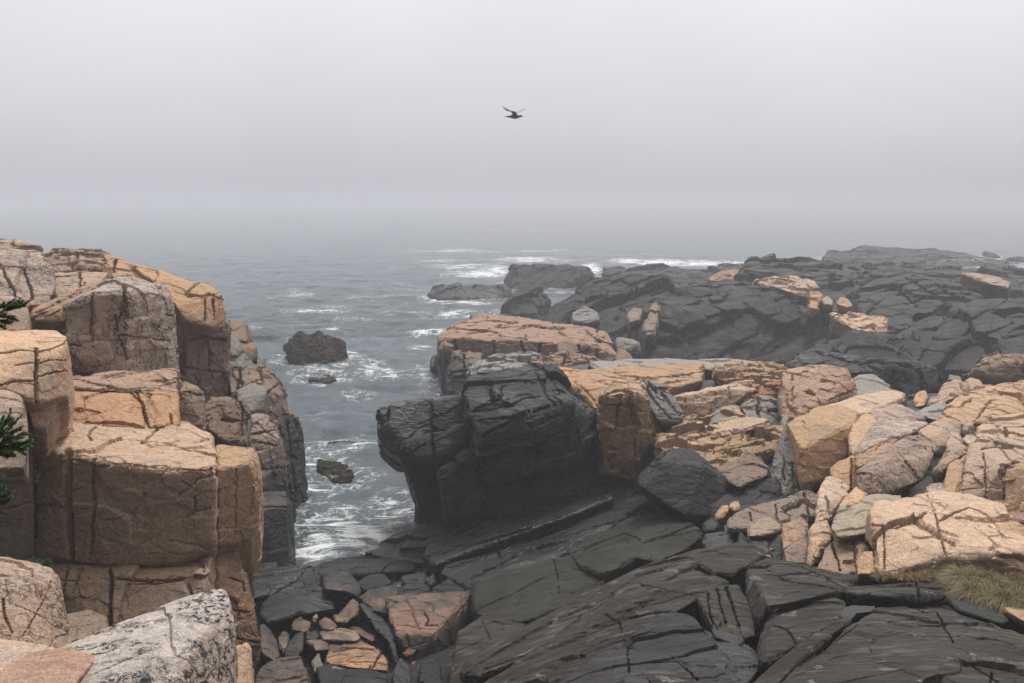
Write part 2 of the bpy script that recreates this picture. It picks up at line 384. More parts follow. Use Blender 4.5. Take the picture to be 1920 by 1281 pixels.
# ================================================================== LEFT HEADLAND
R('rock_slab', 'ledge', 'thin flat granite slab capping the skyline at the far left edge', 'tan_granite',
  ['-60,444,27 20,447,27 78,459,26 80,473,26 -60,472,26'], 'granite', t=3)
R('granite_boulder', 'boulder', 'rounded brown granite hump below the thin slab at the left edge', 'stained_granite',
  ['-80,472,19 20,470,20 75,480,20 98,500,19.6 104,540,19 95,572,18.5 40,575,18 -80,560,17.5', '-80,462,23 78,471,23 90,486,21.5 -40,490,21|2'], 'smooth', t=2.5,
  cracks=['45,505 52,530 62,560|3|.12', '0,495 12,520 35,560|3|.1'])
R('granite_boulder', 'boulder', 'blocky angular granite chunks at the inland end of the long skyline ridge', 'stained_granite',
  ['79,474,24 130,470,25 200,474,25 205,500,23.5 140,512,23 100,514,22.6 84,496,23.2', '143,490,22.6 165,480,23 190,487,23 190,505,22.4 145,508,22.2|1.5'], 'frac', t=2.5, cracks=['143,478 146,505|3|.15'])
R('rock_ledge', 'ledge', 'long rounded granite ridge sloping down to the cliff top over the sea', 'tan_granite',
  ['192,472,24.4 240,486,24.2 275,504,24 265,545,22.4 218,538,22.4 205,512,23 198,500,23.4',
   '236,488,24 330,518,23.8 400,538,23.2 417,552,22.9 424,606,22.6 395,613,21.8 348,603,21.4 326,572,21.4 300,535,22.2 262,510,23'], 'smooth', t=4,
  cracks=['218,486 214,508|3|.2', '348,552 360,540 372,530|2.5|.08', '352,555 395,552 415,560|2.5|.08', '383,556 386,600|3|.15', '400,562 403,600|4|.2'])
R('granite_boulder', 'boulder', 'low mottled granite boulder wedged behind the big pointed boulder', 'tan_granite',
  ['100,512,20.8 155,510,20.9 207,507,21 193,528,19.8 160,545,19.2 104,568,18.6 98,542,19'], 'granite', t=2, cracks=['149,512 151,545|3|.12'])
R('rock_ledge', 'ledge', 'long tan granite ramp leaning up against the big pointed boulder', 'tan_granite',
  ['57,582,15.8 110,560,16.6 165,534,17.6 205,524,17.9 175,548,16 120,580,15.2 118,602,15.0 60,602,15.3'], 'granite', t=2.2,
  cracks=['70,585 110,566 150,548|2.5|.06', '95,590 112,582|2.5|.06'])
R('granite_boulder', 'boulder', 'huge pointed granite boulder with a dark brown vertical front on the left headland', 'stained_granite',
  ['118,578,15.2 170,550,15.5 205,522,16.8 232,511,17.6 288,526,17.9 312,536,17.8 322,556,17.4 325,590,17.3 330,704,17.3 245,714,15.8 140,697,15.1 122,662,14.9 175,552,15.2 232,545,15.6 296,552,16.9'], 'granite', t=3.5, s=.4, amp=1.6,
  cracks=['171,550 172,600 175,650|3|.08', '232,535 234,575 238,618|4|.14', '216,590 224,630 240,675|3|.12', '225,626 262,632 318,640|4|.12', '232,560 225,600 215,618|3|.1', '120,645 150,647|4|.1', '312,590 325,595|3|.1'])
R('rock_ledge', 'ledge', 'brown broken cliff face under the outer end of the long skyline ridge', 'brown_granite',
  ['318,600,22 345,603,21.8 424,604,22.8 428,650,22.8 428,700,22.9 428,745,22.9 398,762,22.2 365,740,21.8 330,715,21.4'], 'cliff', t=4,
  cracks=['342,612 344,700|6|.35', '345,640 390,632 424,640|4|.2', '390,640 395,700|3|.12', '350,690 425,700|4|.15'])
R('granite_boulder', 'boulder', 'smooth tan block behind the spruce twig at the left edge', 'tan_granite',
  ['-80,550,11.5 25,556,12.2 50,566,12.2 56,590,12 57,620,11.8 -80,624,11'], 'smooth', t=2.2)
R('granite_boulder', 'boulder', 'pale overhanging granite block with a deep vertical crack at the left edge', 'pale_granite',
  ['-90,620,10.4 60,618,11 105,619,11.2 124,630,11 127,650,10.5 126,742,10.2 70,755,9.6 45,748,9.4 -10,725,9.2 -90,700,9 -90,645,9.6 40,655,10 68,657,10.1',
   '46,744,9.8 108,742,10.1 97,785,10 84,807,9.9 60,800,9.8|1.2'], 'smooth', t=2.2, amp=.8,
  cracks=['68,652 69,700 69,757|5|.28', '-5,662 40,655 70,659 100,652 128,640|3|.06', '30,685 66,678|2.5|.04', '-5,722 30,712 66,714|3|.06', '70,680 95,672 126,676|2.5|.05', '72,706 100,698 126,696|3|.06'])
R('granite_boulder', 'boulder', 'rounded pale block behind the dense spruce clump at the left edge', 'pale_granite',
  ['-90,728,8.8 10,732,9.2 38,742,9.2 47,765,9 50,830,8.8 50,880,8.6 -90,885,8'], 'smooth', t=1.4, s=.2)
R('rock_ledge', 'ledge', 'upturned orange rim of rock under the huge pointed boulder', 'orange_granite',
  ['122,702,14.8 180,704,15.2 250,712,15.3 300,705,15.4 334,692,15.4 335,735,14.8 240,735,14.2 125,728,13.9'], 'frac', t=1.8, amp=.5,
  cracks=['125,708 180,720 235,730|3|.06'])
R('rock_slab', 'slab', 'smooth orange tilted slab with a forked black crack on the left headland', 'orange_granite',
  ['112,752,13.2 140,722,14.4 240,732,14.5 334,732,14.7 333,800,13.5 250,804,13 115,798,12.7'], 'granite', t=2.2, amp=.8, s=.6,
  cracks=['252,728 258,745 266,757 271,780 276,802|4|.18', '238,732 258,750|2.5|.06', '120,772 150,765 185,772|3|.06', '318,775 320,800|2.5|.06'])
R('granite_boulder', 'boulder', 'narrow granite post between the overhanging block and the orange slab', 'tan_granite',
  ['98,755,11.6 112,748,11.8 119,768,11.8 118,800,11.5 100,800,11.2'], 'granite', t=.8)
# the big cubic block
R('granite_boulder', 'boulder', 'tall granite column split off the left side of the big cube', 'brown_granite',
  ['-90,842,10.6 0,838,11 56,830,11.4 61,845,11.1 63,1035,11 30,1060,10.7 -90,1065,10.2'], 'granite', t=2, amp=.7, cracks=['10,955 60,940|2.5|.05'])
R('granite_boulder', 'boulder', 'huge cubic tan granite block with vertical joints and an overhanging base', 'cube_granite',
  ['70,812,12.1 93,783,13 200,799,13 355,792,13.8 402,812,13.5 405,850,12.3 402,878,11.6 400,1000,11.7 402,1028,11.9 330,1050,11.6 205,1060,11.4 135,1052,11.4 66,1045,11.4 64,838,11.5 125,862,11.3 185,866,11.2 300,884,11.3'], 'granite', t=3, s=1.0,
  cracks=['125,846 127,900 128,960 136,1056|9|.6', '176,862 172,905 178,935 168,1052|5|.2', '272,872 270,930|2.5|.04', '62,885 90,880 124,866|3|.08', '64,948 100,946 126,955|4|.12', '195,975 225,972 256,960|2.5|.05',
          '130,922 156,914|3|.08', '178,800 165,815 172,826|3|.08', '300,798 285,815 262,834|3|.09', '180,868 240,870 330,880 390,882|2.5|.06', '350,972 372,960 398,956|3|.08', '340,905 368,915 368,960|3|.06', '130,960 170,952|3|.07', '270,876 300,872 368,882|2.5|.05'])
R('granite_boulder', 'boulder', 'upright granite slab split off the seaward side of the big cube', 'cube_granite',
  ['404,832,12.8 440,836,13 478,840,12.9 487,870,12.7 490,905,12.6 486,975,12.5 470,1008,12.4 440,1022,12.2 408,1026,11.9 407,880,11.8 470,870,12.3'], 'granite', t=2.2, s=.9,
  cracks=['442,880 441,1000|2.5|.03'])
R('rock_ledge', 'ledge', 'sloping granite shelf directly under the overhang of the big cube', 'tan_granite',
  ['90,1062,11.4 170,1054,11.9 300,1046,12.2 404,1032,12.4 405,1102,11.5 388,1112,11 384,1074,11.2 380,1180,10.6 212,1195,10.4 120,1155,10.7 100,1085,11'], 'granite', t=1.5, s=1.2,
  cracks=['207,1068 205,1130 207,1176|5|.3', '128,1062 120,1100 118,1140|3|.12', '155,1062 135,1110|2.5|.06', '215,1085 260,1090 300,1088 388,1080|3|.08', '380,1050 382,1075|2.5|.06'])
R('granite_boulder', 'boulder', 'small brown wedge of rock under the shelf between cube and lichen boulder', 'brown_granite',
  ['122,1152,9.8 165,1140,10.1 200,1155,10.1 206,1190,9.8 150,1215,9.3 125,1210,9.3'], 'frac', t=1, amp=.5)
R('rock_pillar', 'pillar', 'brown jointed rock pillar dropping into the gully beside the cube shelf', 'brown_granite',
  ['405,1028,12.3 448,1028,12.6 456,1070,12.4 476,1135,12.2 490,1200,12 494,1310,11.7 430,1310,11.2 406,1100,11.7'], 'cliff', t=2, s=.8, amp=.6,
  cracks=['430,1085 455,1092 458,1110|3|.08', '408,1140 470,1150|3|.08', '415,1195 485,1205|3|.08'])
# foreground left
R('granite_boulder', 'boulder', 'tall tan boulder with white flaked foot in the lower left foreground', 'stained_granite',
  ['-80,1040,6.5 15,1048,7 45,1064,7 96,1066,7 108,1085,6.8 118,1150,6.5 136,1212,6.2 100,1225,5.9 -80,1225,5.4 60,1100,6.3'], 'granite', t=1.2, amp=.8,
  cracks=['5,1120 12,1160 25,1185|4|.06', '98,1090 80,1130 45,1190|3|.04'])
R('lichen_boulder', 'boulder', 'pale foreground boulder splashed with black lichen in the lower left corner', 'lichen_granite',
  ['60,1240,4.7 140,1206,5.2 250,1158,5.5 330,1126,5.7 395,1106,5.8 422,1104,5.8 432,1128,5.6 440,1170,5.4 438,1320,4.9 300,1350,4.2 100,1350,3.9 365,1205,4.9 250,1262,4.4'], 'smooth', t=1.0, amp=.5, s=.5,
  cracks=['160,1270 230,1240 300,1215|2.5|.012', '440,1195 436,1230|2.5|.02'])
R('granite_boulder', 'boulder', 'tan hump touching the lichen boulder in the bottom left corner', 'pale_granite',
  ['-80,1188,4.9 0,1202,5 60,1205,5 103,1213,4.9 108,1235,4.7 60,1262,4.5 -80,1310,4.0'], 'smooth', t=.8, amp=.5)
R('rock_slab', 'slab', 'dark reddish weathered rock in the bottom left corner', 'rust_granite',
  ['-60,1240,4.6 60,1225,4.75 130,1212,4.9 190,1225,4.8 150,1270,4.3 100,1340,3.8 -60,1340,3.7'], 'smooth', t=.8, amp=.5)
R('granite_boulder', 'boulder', 'small pale granite wedge against the right side of the lichen boulder', 'pale_granite',
  ['440,1215,6.6 462,1204,6.8 471,1212,6.8 473,1320,6.3 440,1320,6.1'], 'granite', t=.8)
# cliffs of the left side of the gully
R('granite_boulder', 'boulder', 'uppermost brown block of the stack at the seaward foot of the headland', 'brown_granite',
  ['427,598,26.5 462,601,27 467,622,26.8 473,640,26.6 462,642,25.6 428,632,25.4'], 'dark', t=2.5)
R('granite_boulder', 'boulder', 'square grey-brown block second from top in the stack below the headland', 'brown_granite',
  ['448,640,25.6 475,640,26.4 484,650,26.2 482,668,26 470,676,25.2 452,655,25'], 'dark', t=2.5)
R('granite_boulder', 'boulder', 'curved layered block beside the skyline ridge foot above the water', 'grey_granite',
  ['426,628,24.8 440,627,25.2 452,640,25 455,662,24.6 440,668,24 426,665,24'], 'dark', t=2)
R('granite_boulder', 'boulder', 'low jumbled grey blocks beneath the square block of the stack', 'grey_granite',
  ['426,664,24.2 455,660,24.8 470,672,25 478,688,24.8 455,692,24 426,685,23.8'], 'frac', t=2, amp=.7)
R('granite_boulder', 'boulder', 'small dark round block lowest in the stack nearest the open sea', 'grey_granite',
  ['480,667,26 492,665,26.2 498,672,26.2 499,686,26 480,688,25.6'], 'dark', t=1.5)
R('rock_ledge', 'ledge', 'broad flat-topped brown ledge rounding down to the sea on the left of the gully', 'brown_granite',
  ['425,690,23.6 428,684,24.3 455,681,24.8 505,687,25 518,700,24.9 530,722,24.6 538,745,24.2 546,790,23.9 540,830,23.6 500,820,22.6 470,770,22.2 432,752,22.2 500,742,23'], 'cliff', t=3, s=.8,
  cracks=['449,686 450,715 446,738|3|.12', '448,735 480,712 510,708|2.5|.08', '455,742 500,736 520,722|4|.14'])
R('rock_ledge', 'ledge', 'pale layered step on top of the broad brown ledge by the gully', 'grey_granite',
  ['440,732,22.4 470,718,23 502,726,23 500,738,22.4 492,775,22 470,772,21.6 442,745,21.8'], 'slab', t=1.5)
R('rock_pillar', 'pillar', 'outermost black wet rock pillar standing in the sea on the gully left side', 'black_basalt',
  ['500,760,23 540,775,24 552,782,24.2 562,782,24.2 568,850,23.9 572,900,23.6 577,935,23.3 565,952,22.7 552,965,22.2 535,960,21.8 520,860,22.2'], 'cliff', t=2.5, s=1.0, amp=.7,
  cracks=['540,790 548,860 555,940|4|.2', '545,832 568,830|3|.12'])
R('granite_boulder', 'boulder', 'squarish brown block right of the smooth orange slab', 'brown_granite',
  ['334,712,16.6 376,726,16.9 383,745,16.8 382,800,16.3 336,805,15.9 345,738,16.2'], 'frac', t=2, amp=.7, cracks=['340,735 378,738|3|.12'])
R('granite_boulder', 'boulder', 'rounded weathered knob with a dark cavity behind the big cube', 'brown_granite',
  ['380,760,18.2 395,745,18.8 425,738,19 455,750,19 466,770,18.9 467,835,18.3 430,830,17.8 383,805,17.7'], 'cliff', t=2.2, amp=.8,
  cracks=['418,785 442,788|6|.3', '452,755 455,815|3|.15'])
R('granite_boulder', 'boulder', 'grey upright flake next to the rounded knob above the gully', 'grey_granite',
  ['452,762,19.4 463,765,19.6 472,780,19.6 465,800,19.2 462,835,18.8 455,830,18.6'], 'granite', t=1.5)
R('rock_ledge', 'ledge', 'layered brown shoulder above the low capped block in the gully', 'brown_granite',
  ['462,790,20.4 475,776,21 500,778,21.3 509,800,21.2 524,805,21.3 535,835,21.1 545,905,20.9 552,960,20.6 520,965,19.8 470,965,19 462,900,19.2 460,830,19.6 530,820,20.8'], 'cliff', t=2.5, s=.8, amp=.85,
  cracks=['465,815 490,812 515,805|4|.18', '470,825 500,832 520,838|3|.12', '534,830 545,900 552,955|3|.1', '490,880 540,876|3|.12'])
R('rock_pillar', 'pillar', 'black block with a pale flat cap at the foot of the gully cliff', 'brown_granite',
  ['484,948,18.8 492,922,19.4 534,921,19.8 540,935,19.6 548,945,19.6 555,1058,18.9 545,1075,18.3 456,1078,17.6 458,1010,17.9 478,955,18.3 535,950,19'], 'granite', t=2, s=.6, cracks=['490,950 535,950|3|.08'])
# ================================================================== RUBBLE ON THE GULLY FLOOR
def RB(label, mat, pts, style='rubble', name='broken_rock', cat='rock', **k):
    k.setdefault('vk', .62 if name == 'broken_rock' else .85)
    return R(name, cat, label, mat, [pts], style, **k)
RB('long black slab leaning beside the foot of the gully cliff', 'black_basalt', '466,1082,16.2 500,1070,16.8 560,1058,17.4 590,1062,17.4 602,1086,16.8 598,1102,16.4 560,1112,15.9 475,1122,15.2 555,1080,16.3', 'slab', t=1.2, name='rock_slab', cat='slab')
RB('small brown block tucked behind the long black slab', 'brown_granite', '480,1062,17.6 490,1055,17.8 520,1054,17.8 522,1075,17.4 482,1080,17.2', t=.5)
RB('humped black boulder with a glossy grey flank in the gully', 'black_basalt', '488,1135,14.8 502,1122,15.2 520,1112,15.5 560,1104,15.7 600,1100,15.7 612,1108,15.5 628,1130,15.1 629,1142,14.8 560,1152,14.2 500,1168,13.8 487,1155,14.1', 'smooth', t=1.3, name='basalt_boulder', cat='boulder', amp=.7)
RB('wide flat dark slab lying at the edge of the surf', 'dark_basalt', '578,1068,18 600,1054,18.6 660,1042,19.3 740,1038,19.5 788,1040,19.3 775,1070,18 700,1078,17.7 605,1082,17.2', 'slab', t=1.5, name='rock_slab', cat='slab')
RB('tan block with a split top beside the humped black boulder', 'rust_granite', '604,1086,16 616,1076,16.4 652,1072,16.5 664,1084,16.2 684,1106,15.7 672,1118,15.3 650,1116,15.2 632,1110,15.3 650,1108,15.2 608,1104,15.2', t=.9)
RB('dark slab with a rusty rim behind the split tan block', 'dark_basalt', '668,1092,16 690,1078,16.5 720,1074,16.6 734,1092,16.2 725,1100,15.9 690,1108,15.5 676,1102,15.6', t=.8, name='rock_slab', cat='slab')
RB('angular rusty block between the split block and the great wedge', 'rust_granite', '670,1120,14.9 692,1106,15.3 740,1096,15.6 748,1104,15.4 744,1118,15 742,1148,14.4 728,1152,14.2 700,1145,14.3 696,1108,15', t=.8)
RB('small tan blocks against the sloping black ledge', 'orange_granite', '752,1082,16.8 764,1077,17 796,1074,17 802,1092,16.7 790,1098,16.4 756,1094,16.4', t=.6)
RB('little upright tan shard at the foot of the dark ledges', 'tan_granite', '806,1080,16.6 812,1074,16.7 818,1090,16.5 812,1100,16.3 803,1098,16.3', t=.3)
RB('jagged black rock behind the great rusty wedge', 'dark_basalt', '744,1112,15.4 752,1100,15.8 776,1084,16.2 790,1092,16.1 806,1104,15.7 800,1116,15.3 748,1118,15', 'frac', t=.8, amp=.5)
RB('rounded grey boulder right behind the great rusty wedge', 'dark_basalt', '805,1112,15.2 820,1096,15.8 848,1077,16.4 872,1080,16.3 884,1088,16 886,1116,15.2 830,1120,14.9', 'dark', t=1.2, name='basalt_boulder', cat='boulder')
RB('great flat-topped rusty wedge boulder in the middle of the gully rubble', 'rust_granite', '722,1121,14.4 762,1112,14.8 884,1108,15.1 888,1124,14.9 884,1158,14.4 848,1215,13.4 818,1248,12.8 776,1252,12.5 760,1235,12.6 742,1190,12.7 736,1180,13 812,1188,12.9 884,1112,14.7', 'granite', t=.8, s=.9, name='granite_boulder', cat='boulder', amp=.6,
  cracks=['760,1122 772,1140 778,1160 788,1180|2.3|.03', '725,1124 745,1130|2.5|.03', '795,1128 812,1135 812,1146|2.5|.03', '798,1150 804,1162 800,1172 820,1170|3|.05', '755,1142 775,1145|2.3|.03'])
RB('dark thin plate propped between the rubble and the great wedge', 'black_basalt', '672,1132,13.9 682,1130,14 730,1172,13.3 742,1200,12.8 735,1212,12.6 705,1180,13', t=.4, name='rock_slab', cat='slab')
RB('brown pointed stone under the angular rusty block', 'rust_granite', '634,1152,14 662,1120,14.6 672,1130,14.4 676,1152,14 655,1162,13.7', t=.5)
RB('flat light chip lying in the centre of the rubble', 'orange_granite', '624,1153,13.9 642,1150,14 660,1158,13.8 650,1168,13.5 630,1166,13.5', t=.35)
RB('lumpy brown stone left of the flat light chip', 'rust_granite', '595,1168,13.6 610,1154,13.9 632,1172,13.4 628,1182,13.1 605,1180,13.1', t=.4)
RB('small striped orange block at the shadowed foot of the humped boulder', 'orange_granite', '549,1164,13.9 560,1159,14 584,1166,13.8 582,1178,13.5 574,1186,13.3 546,1180,13.4', t=.5)
RB('little upright chip beside the striped orange block', 'tan_granite', '584,1162,13.7 593,1150,13.9 596,1156,13.8 590,1168,13.5', t=.2)
RB('long flat two-layered stone above the veined block', 'orange_granite', '598,1188,13 604,1182,13.2 640,1177,13.3 668,1184,13.2 676,1196,12.9 670,1202,12.7 605,1200,12.7', t=.6)
RB('yellowish brown stone beside the dark thin plate', 'rust_granite', '652,1174,13.6 672,1174,13.6 704,1194,13 700,1204,12.7 674,1190,13', t=.4)
RB('low brown block left of the two-layered stone', 'brown_granite', '573,1186,13.2 595,1183,13.3 598,1196,13 590,1202,12.8 574,1198,12.9', t=.4)
RB('flat tan block immediately left of the veined block', 'orange_granite', '572,1202,12.8 590,1198,12.9 614,1202,12.8 617,1218,12.4 592,1220,12.3 588,1206,12.5', t=.5)
RB('veined tan block cracked at its right end in the bottom of the gully', 'orange_granite', '612,1226,12.3 616,1206,12.8 645,1202,12.9 682,1200,13 700,1212,12.7 726,1238,12.2 728,1258,11.8 695,1256,11.6 650,1250,11.6 610,1244,11.8', 'frac', t=.9, amp=.35,
  cracks=['695,1255 705,1235 716,1225|3|.06', '625,1222 660,1215 700,1218|2.5|.03', '640,1240 680,1228|2.5|.03'])
RB('bright ochre pointed stone between two grey stones', 'orange_granite', '520,1195,13.1 532,1182,13.4 542,1190,13.3 541,1206,12.9 532,1225,12.5 524,1212,12.7', t=.4)
RB('dark upright shield-shaped stone next to the ochre stone', 'brown_granite', '531,1232,12.2 540,1205,12.7 556,1186,13.1 570,1183,13.1 568,1220,12.4 556,1231,12.1', t=.4)
RB('grey-brown boulder leaning on the foot of the jointed pillar', 'brown_granite', '486,1172,12.9 494,1168,13.1 508,1182,12.9 520,1200,12.6 526,1230,12.1 516,1240,11.8 490,1225,11.8', 'granite', t=.8, name='granite_boulder', cat='boulder', amp=.6)
RB('knobbly brown boulder at the bottom edge below the pillar', 'brown_granite', '480,1265,11.2 495,1245,11.6 525,1232,11.9 560,1230,11.9 568,1240,11.7 580,1270,11.1 592,1310,10.6 478,1320,10.3', 'frac', t=.9, amp=.4, name='granite_boulder', cat='boulder')
RB('smooth charcoal slab at the bottom edge below the veined block', 'dark_basalt', '592,1252,11.5 615,1245,11.8 660,1250,11.8 724,1264,11.5 730,1320,10.8 612,1320,10.5', 'slab', t=.8, name='rock_slab', cat='slab', amp=.5)
RB('small grey cone of stone standing left of the veined block', 'grey_granite', '583,1240,12 598,1224,12.3 603,1240,12 606,1256,11.7 590,1262,11.5', t=.3)
RB('grey angular stone at the bottom right of the great wedge', 'dark_basalt', '788,1240,11.9 812,1232,12.1 826,1246,11.9 828,1272,11.4 786,1278,11.2', t=.6)
RB('dark pointed stone under the great wedge at the bottom edge', 'black_basalt', '735,1262,11.4 750,1232,12 768,1250,11.8 775,1315,10.8 742,1320,10.6', t=.6)
RB('dark faceted stone jammed against the striped slab end at the bottom edge', 'dark_basalt', '778,1290,10.9 800,1272,11.3 826,1270,11.3 840,1320,10.4 780,1325,10.3', t=.6)
RB('thin dark blade of stone in the gap beside the great wedge', 'black_basalt', '730,1208,12.5 740,1206,12.5 748,1240,12 742,1244,11.8', t=.3)
# ================================================================== DARK LEDGES RIGHT OF THE GULLY
R('rock_slab', 'slab', 'black wet toe of rock where the gully opens to the surf', 'black_basalt',
  ['678,1040,19 720,1012,19.8 745,998,20.2 800,975,20.8 835,985,20.4 830,1040,18.9 800,1062,18.2 788,1042,18.6', '745,1030,18.8 780,990,19.6 830,985,19.6 840,1030,18.6|1.5'], 'dark', t=2)
R('rock_slab', 'slab', 'long sloping black slab beneath the great dark block', 'black_basalt',
  ['793,1040,17.9 800,1005,19.2 885,960,20.3 960,935,20.8 1000,930,20.8 1120,920,20 1150,935,19 1050,975,17.9 960,1000,17.6 870,1030,17.4 812,1062,16.9'], 'slab', t=2, amp=.9, s=1.0,
  cracks=['830,1040 900,1000 970,965|3|.1', '800,1045 870,1010|2.5|.06', '870,1028 960,998 1050,968|4|.14'])
R('rock_slab', 'slab', 'upper sheet of thin dark layers reaching up to the tan column', 'dark_basalt',
  ['960,930,21.2 990,915,21.6 1060,900,22 1130,885,22.2 1190,888,22 1205,915,21 1180,935,19.6 1080,955,19 1000,945,20'], 'slab', t=2, s=1.0,
  cracks=['985,930 1050,915 1120,905|4|.14', '1055,935 1100,930|7|.2'])
R('basalt_boulder', 'boulder', 'small dark block perched on the long sloping black slab', 'dark_basalt',
  ['884,965,19.5 888,948,19.9 900,941,20 930,943,20 936,955,19.8 940,968,19.2'], 'dark', t=.8)
R('rock_slab', 'slab', 'broad dark grey ledge descending between the black slab and the dark boulder', 'black_basalt',
  ['825,1075,16.5 850,1050,17.3 960,1005,18.2 1080,965,19 1180,925,20 1215,940,18.6 1240,975,16.8 1200,1000,16.2 1080,1030,15.8 960,1060,15.6 885,1090,15.4 884,1110,15'], 'slab', t=2, s=1.0,
  cracks=['840,1065 930,1035 1010,1000|3|.1', '885,1085 960,1045 1060,1010|4|.14', '1035,985 1040,1015|3|.1', '925,1025 940,1045|3|.1', '1080,1000 1160,975 1220,945|4|.12'])
R('rock_slab', 'slab', 'smooth dark olive slab face behind the great rusty wedge', 'green_basalt',
  ['884,1140,14 886,1090,15.1 940,1068,15.7 1040,1040,16.2 1080,1025,16.4 1130,1060,14.6 1135,1092,13.4 1060,1140,12.9 980,1168,12.5 920,1160,12.9 890,1150,13.4'], 'slab', t=1.8, amp=.4, s=.8,
  cracks=['1040,1050 1050,1120|2.3|.04'])
R('rock_ledge', 'ledge', 'greenish grained ledge with torn dark edges in front of the dark boulder', 'green_basalt',
  ['1060,1030,16.3 1120,1000,16.8 1180,992,16.4 1215,1010,15.4 1205,1040,14.4 1130,1080,13.4 1085,1060,14.6'], 'slab', t=1.5, s=.8, amp=.8)
R('rock_ledge', 'ledge', 'double grey-green ledge rounding off at the pebble pocket', 'green_basalt',
  ['1160,990,16.8 1200,965,17.4 1260,962,17 1285,975,16.6 1312,992,15.8 1316,1008,15.4 1290,1030,14.6 1230,1055,13.9 1190,1045,14.2'], 'slab', t=1.4, s=.8, amp=.7,
  cracks=['1195,1020 1250,1005 1300,985|3|.09', '1170,1000 1200,1012|4|.12', '1215,975 1275,970|3|.08'])
# the great dark blocks
R('basalt_boulder', 'boulder', 'great dark block with a sloping olive top in the centre of the shore', 'dark_basalt',
  ['867,738,20 880,712,21.3 920,697,22.2 1000,686,22.8 1036,689,22.8 1060,715,22.2 1090,750,21.4 1116,775,21 1119,800,20.8 1115,828,20.4 1084,868,19.8 970,890,18.9 915,882,18.7 900,850,18.6 888,790,19 900,815,18.7 960,785,18.9 1060,760,19.9'], 'dark', t=3, s=.8, amp=1.7,
  cracks=['878,775 950,762 1010,740|3|.1', '890,790 960,780 990,768|3|.12', '1005,700 1025,740 1040,760|2.5|.07', '1025,695 1050,740|2.5|.07', '905,820 960,790 1020,765 1050,755|4|.12', '925,828 990,822|2.5|.06', '905,842 915,835|4|.12', '1000,850 1080,845|2.5|.05'])
R('basalt_boulder', 'boulder', 'black undercut wall beneath the great dark block', 'black_basalt',
  ['898,860,19.8 1080,850,21 1130,850,21.8 1130,905,21.2 1060,935,20.2 940,975,19.6 902,960,19.5'], 'dark', t=2.5, cracks=['935,900 1000,905 1080,880|4|.15'])
R('basalt_boulder', 'boulder', 'outermost overhanging black block jutting over the water', 'black_basalt',
  ['708,772,20.6 712,764,20.8 790,750,21.2 812,748,21.2 812,795,20.6 815,825,20.3 765,835,20 755,858,20 744,856,20.1 726,842,20.2 711,818,20.4'], 'dark', t=2.2, s=.5, amp=1.3)
R('basalt_boulder', 'boulder', 'dark block between the overhanging black block and the great dark block', 'dark_basalt',
  ['808,752,20.9 862,738,21.4 874,744,21.3 876,795,20.8 830,808,20.4 810,800,20.4'], 'dark', t=2.2, s=.5, amp=1.3)
R('basalt_boulder', 'boulder', 'dark stepped block under the overhanging black block', 'dark_basalt',
  ['756,828,19.6 790,812,20 850,800,20.3 876,795,20.3 876,835,19.9 816,862,19.5 800,870,19.4 770,868,19.4 757,852,19.4'], 'dark', t=2.2, s=.5, amp=1.3, cracks=['812,806 814,862|4|.15', '762,850 800,832|3|.08'])
R('rock_pillar', 'pillar', 'narrow black pier carrying the overhanging blocks out of the surf', 'black_basalt',
  ['758,866,19.9 830,850,20.4 850,850,20.4 850,1000,20 800,990,20 790,965,20.1 786,935,20.1 773,910,20.1 770,885,20'], 'cliff', t=2.2, amp=.5, s=.2)
R('basalt_boulder', 'boulder', 'flat dark panel of rock beside the narrow black pier', 'dark_basalt',
  ['822,878,19 850,862,19.5 893,866,19.5 900,880,19.4 905,945,19 880,970,18.8 838,978,18.7'], 'dark', t=1.5, s=.3, amp=1.3, cracks=['845,960 895,915|2.5|.06'])
R('basalt_boulder', 'boulder', 'small dark wedge above the flat dark panel', 'dark_basalt',
  ['853,855,19.2 875,838,19.7 895,840,19.7 897,868,19.3 893,876,19.1 860,868,19'], 'dark', t=1.2, s=.3, amp=.6)
R('basalt_boulder', 'boulder', 'tall black splinter left of the great dark block', 'black_basalt',
  ['872,745,20.8 890,770,20.4 902,840,19.9 908,900,19.6 906,960,19.3 894,960,19.4 890,860,19.8 874,800,20.3'], 'dark', t=1.5, amp=.5)
R('basalt_boulder', 'boulder', 'big dark tilted cube standing beside the tan rock column', 'dark_basalt',
  ['1194,905,17 1200,888,17.4 1226,862,17.9 1242,844,18.4 1275,838,18.6 1300,847,18.5 1345,885,18 1371,905,17.7 1366,932,17.2 1345,960,16.7 1325,972,16.4 1285,968,16.2 1240,940,16.4 1205,915,16.6 1320,872,17.2 1240,866,17.2'], 'dark', t=1.4, s=.2, amp=.6,
  cracks=['1222,866 1240,860 1250,845|2.5|.05'])
# ================================================================== TAN PLATFORM
R('rock_pillar', 'pillar', 'weathered brown column of vertical layers between dark block and dark cube', 'broken_granite',
  ['1126,745,20.4 1145,722,21 1160,714,21.4 1205,716,21.6 1218,738,21.3 1226,780,21.2 1236,830,21.3 1240,900,21.3 1190,905,20.6 1130,890,20.6 1124,800,20.4 1165,735,20.3 1200,742,20.5'], 'cliff', t=2, amp=.9, rot=(0, 0, 4),
  cracks=['1160,760 1155,830 1150,880|3|.12', '1185,760 1190,840 1195,890|3|.12', '1175,812 1225,818|3|.1', '1212,735 1222,800|4|.15'])
R('rock_slab', 'slab', 'pale splintered leaning slab to the right of the brown column', 'grey_granite',
  ['1190,716,21.9 1204,712,22.1 1250,722,22.3 1262,745,22 1283,780,21.7 1276,790,21.3 1235,790,21 1222,770,21.1'], 'frac', t=1.5, amp=.5, cracks=['1205,715 1235,760 1258,785|3|.1', '1215,712 1232,735|3|.12', '1240,735 1275,780|2.5|.08'])
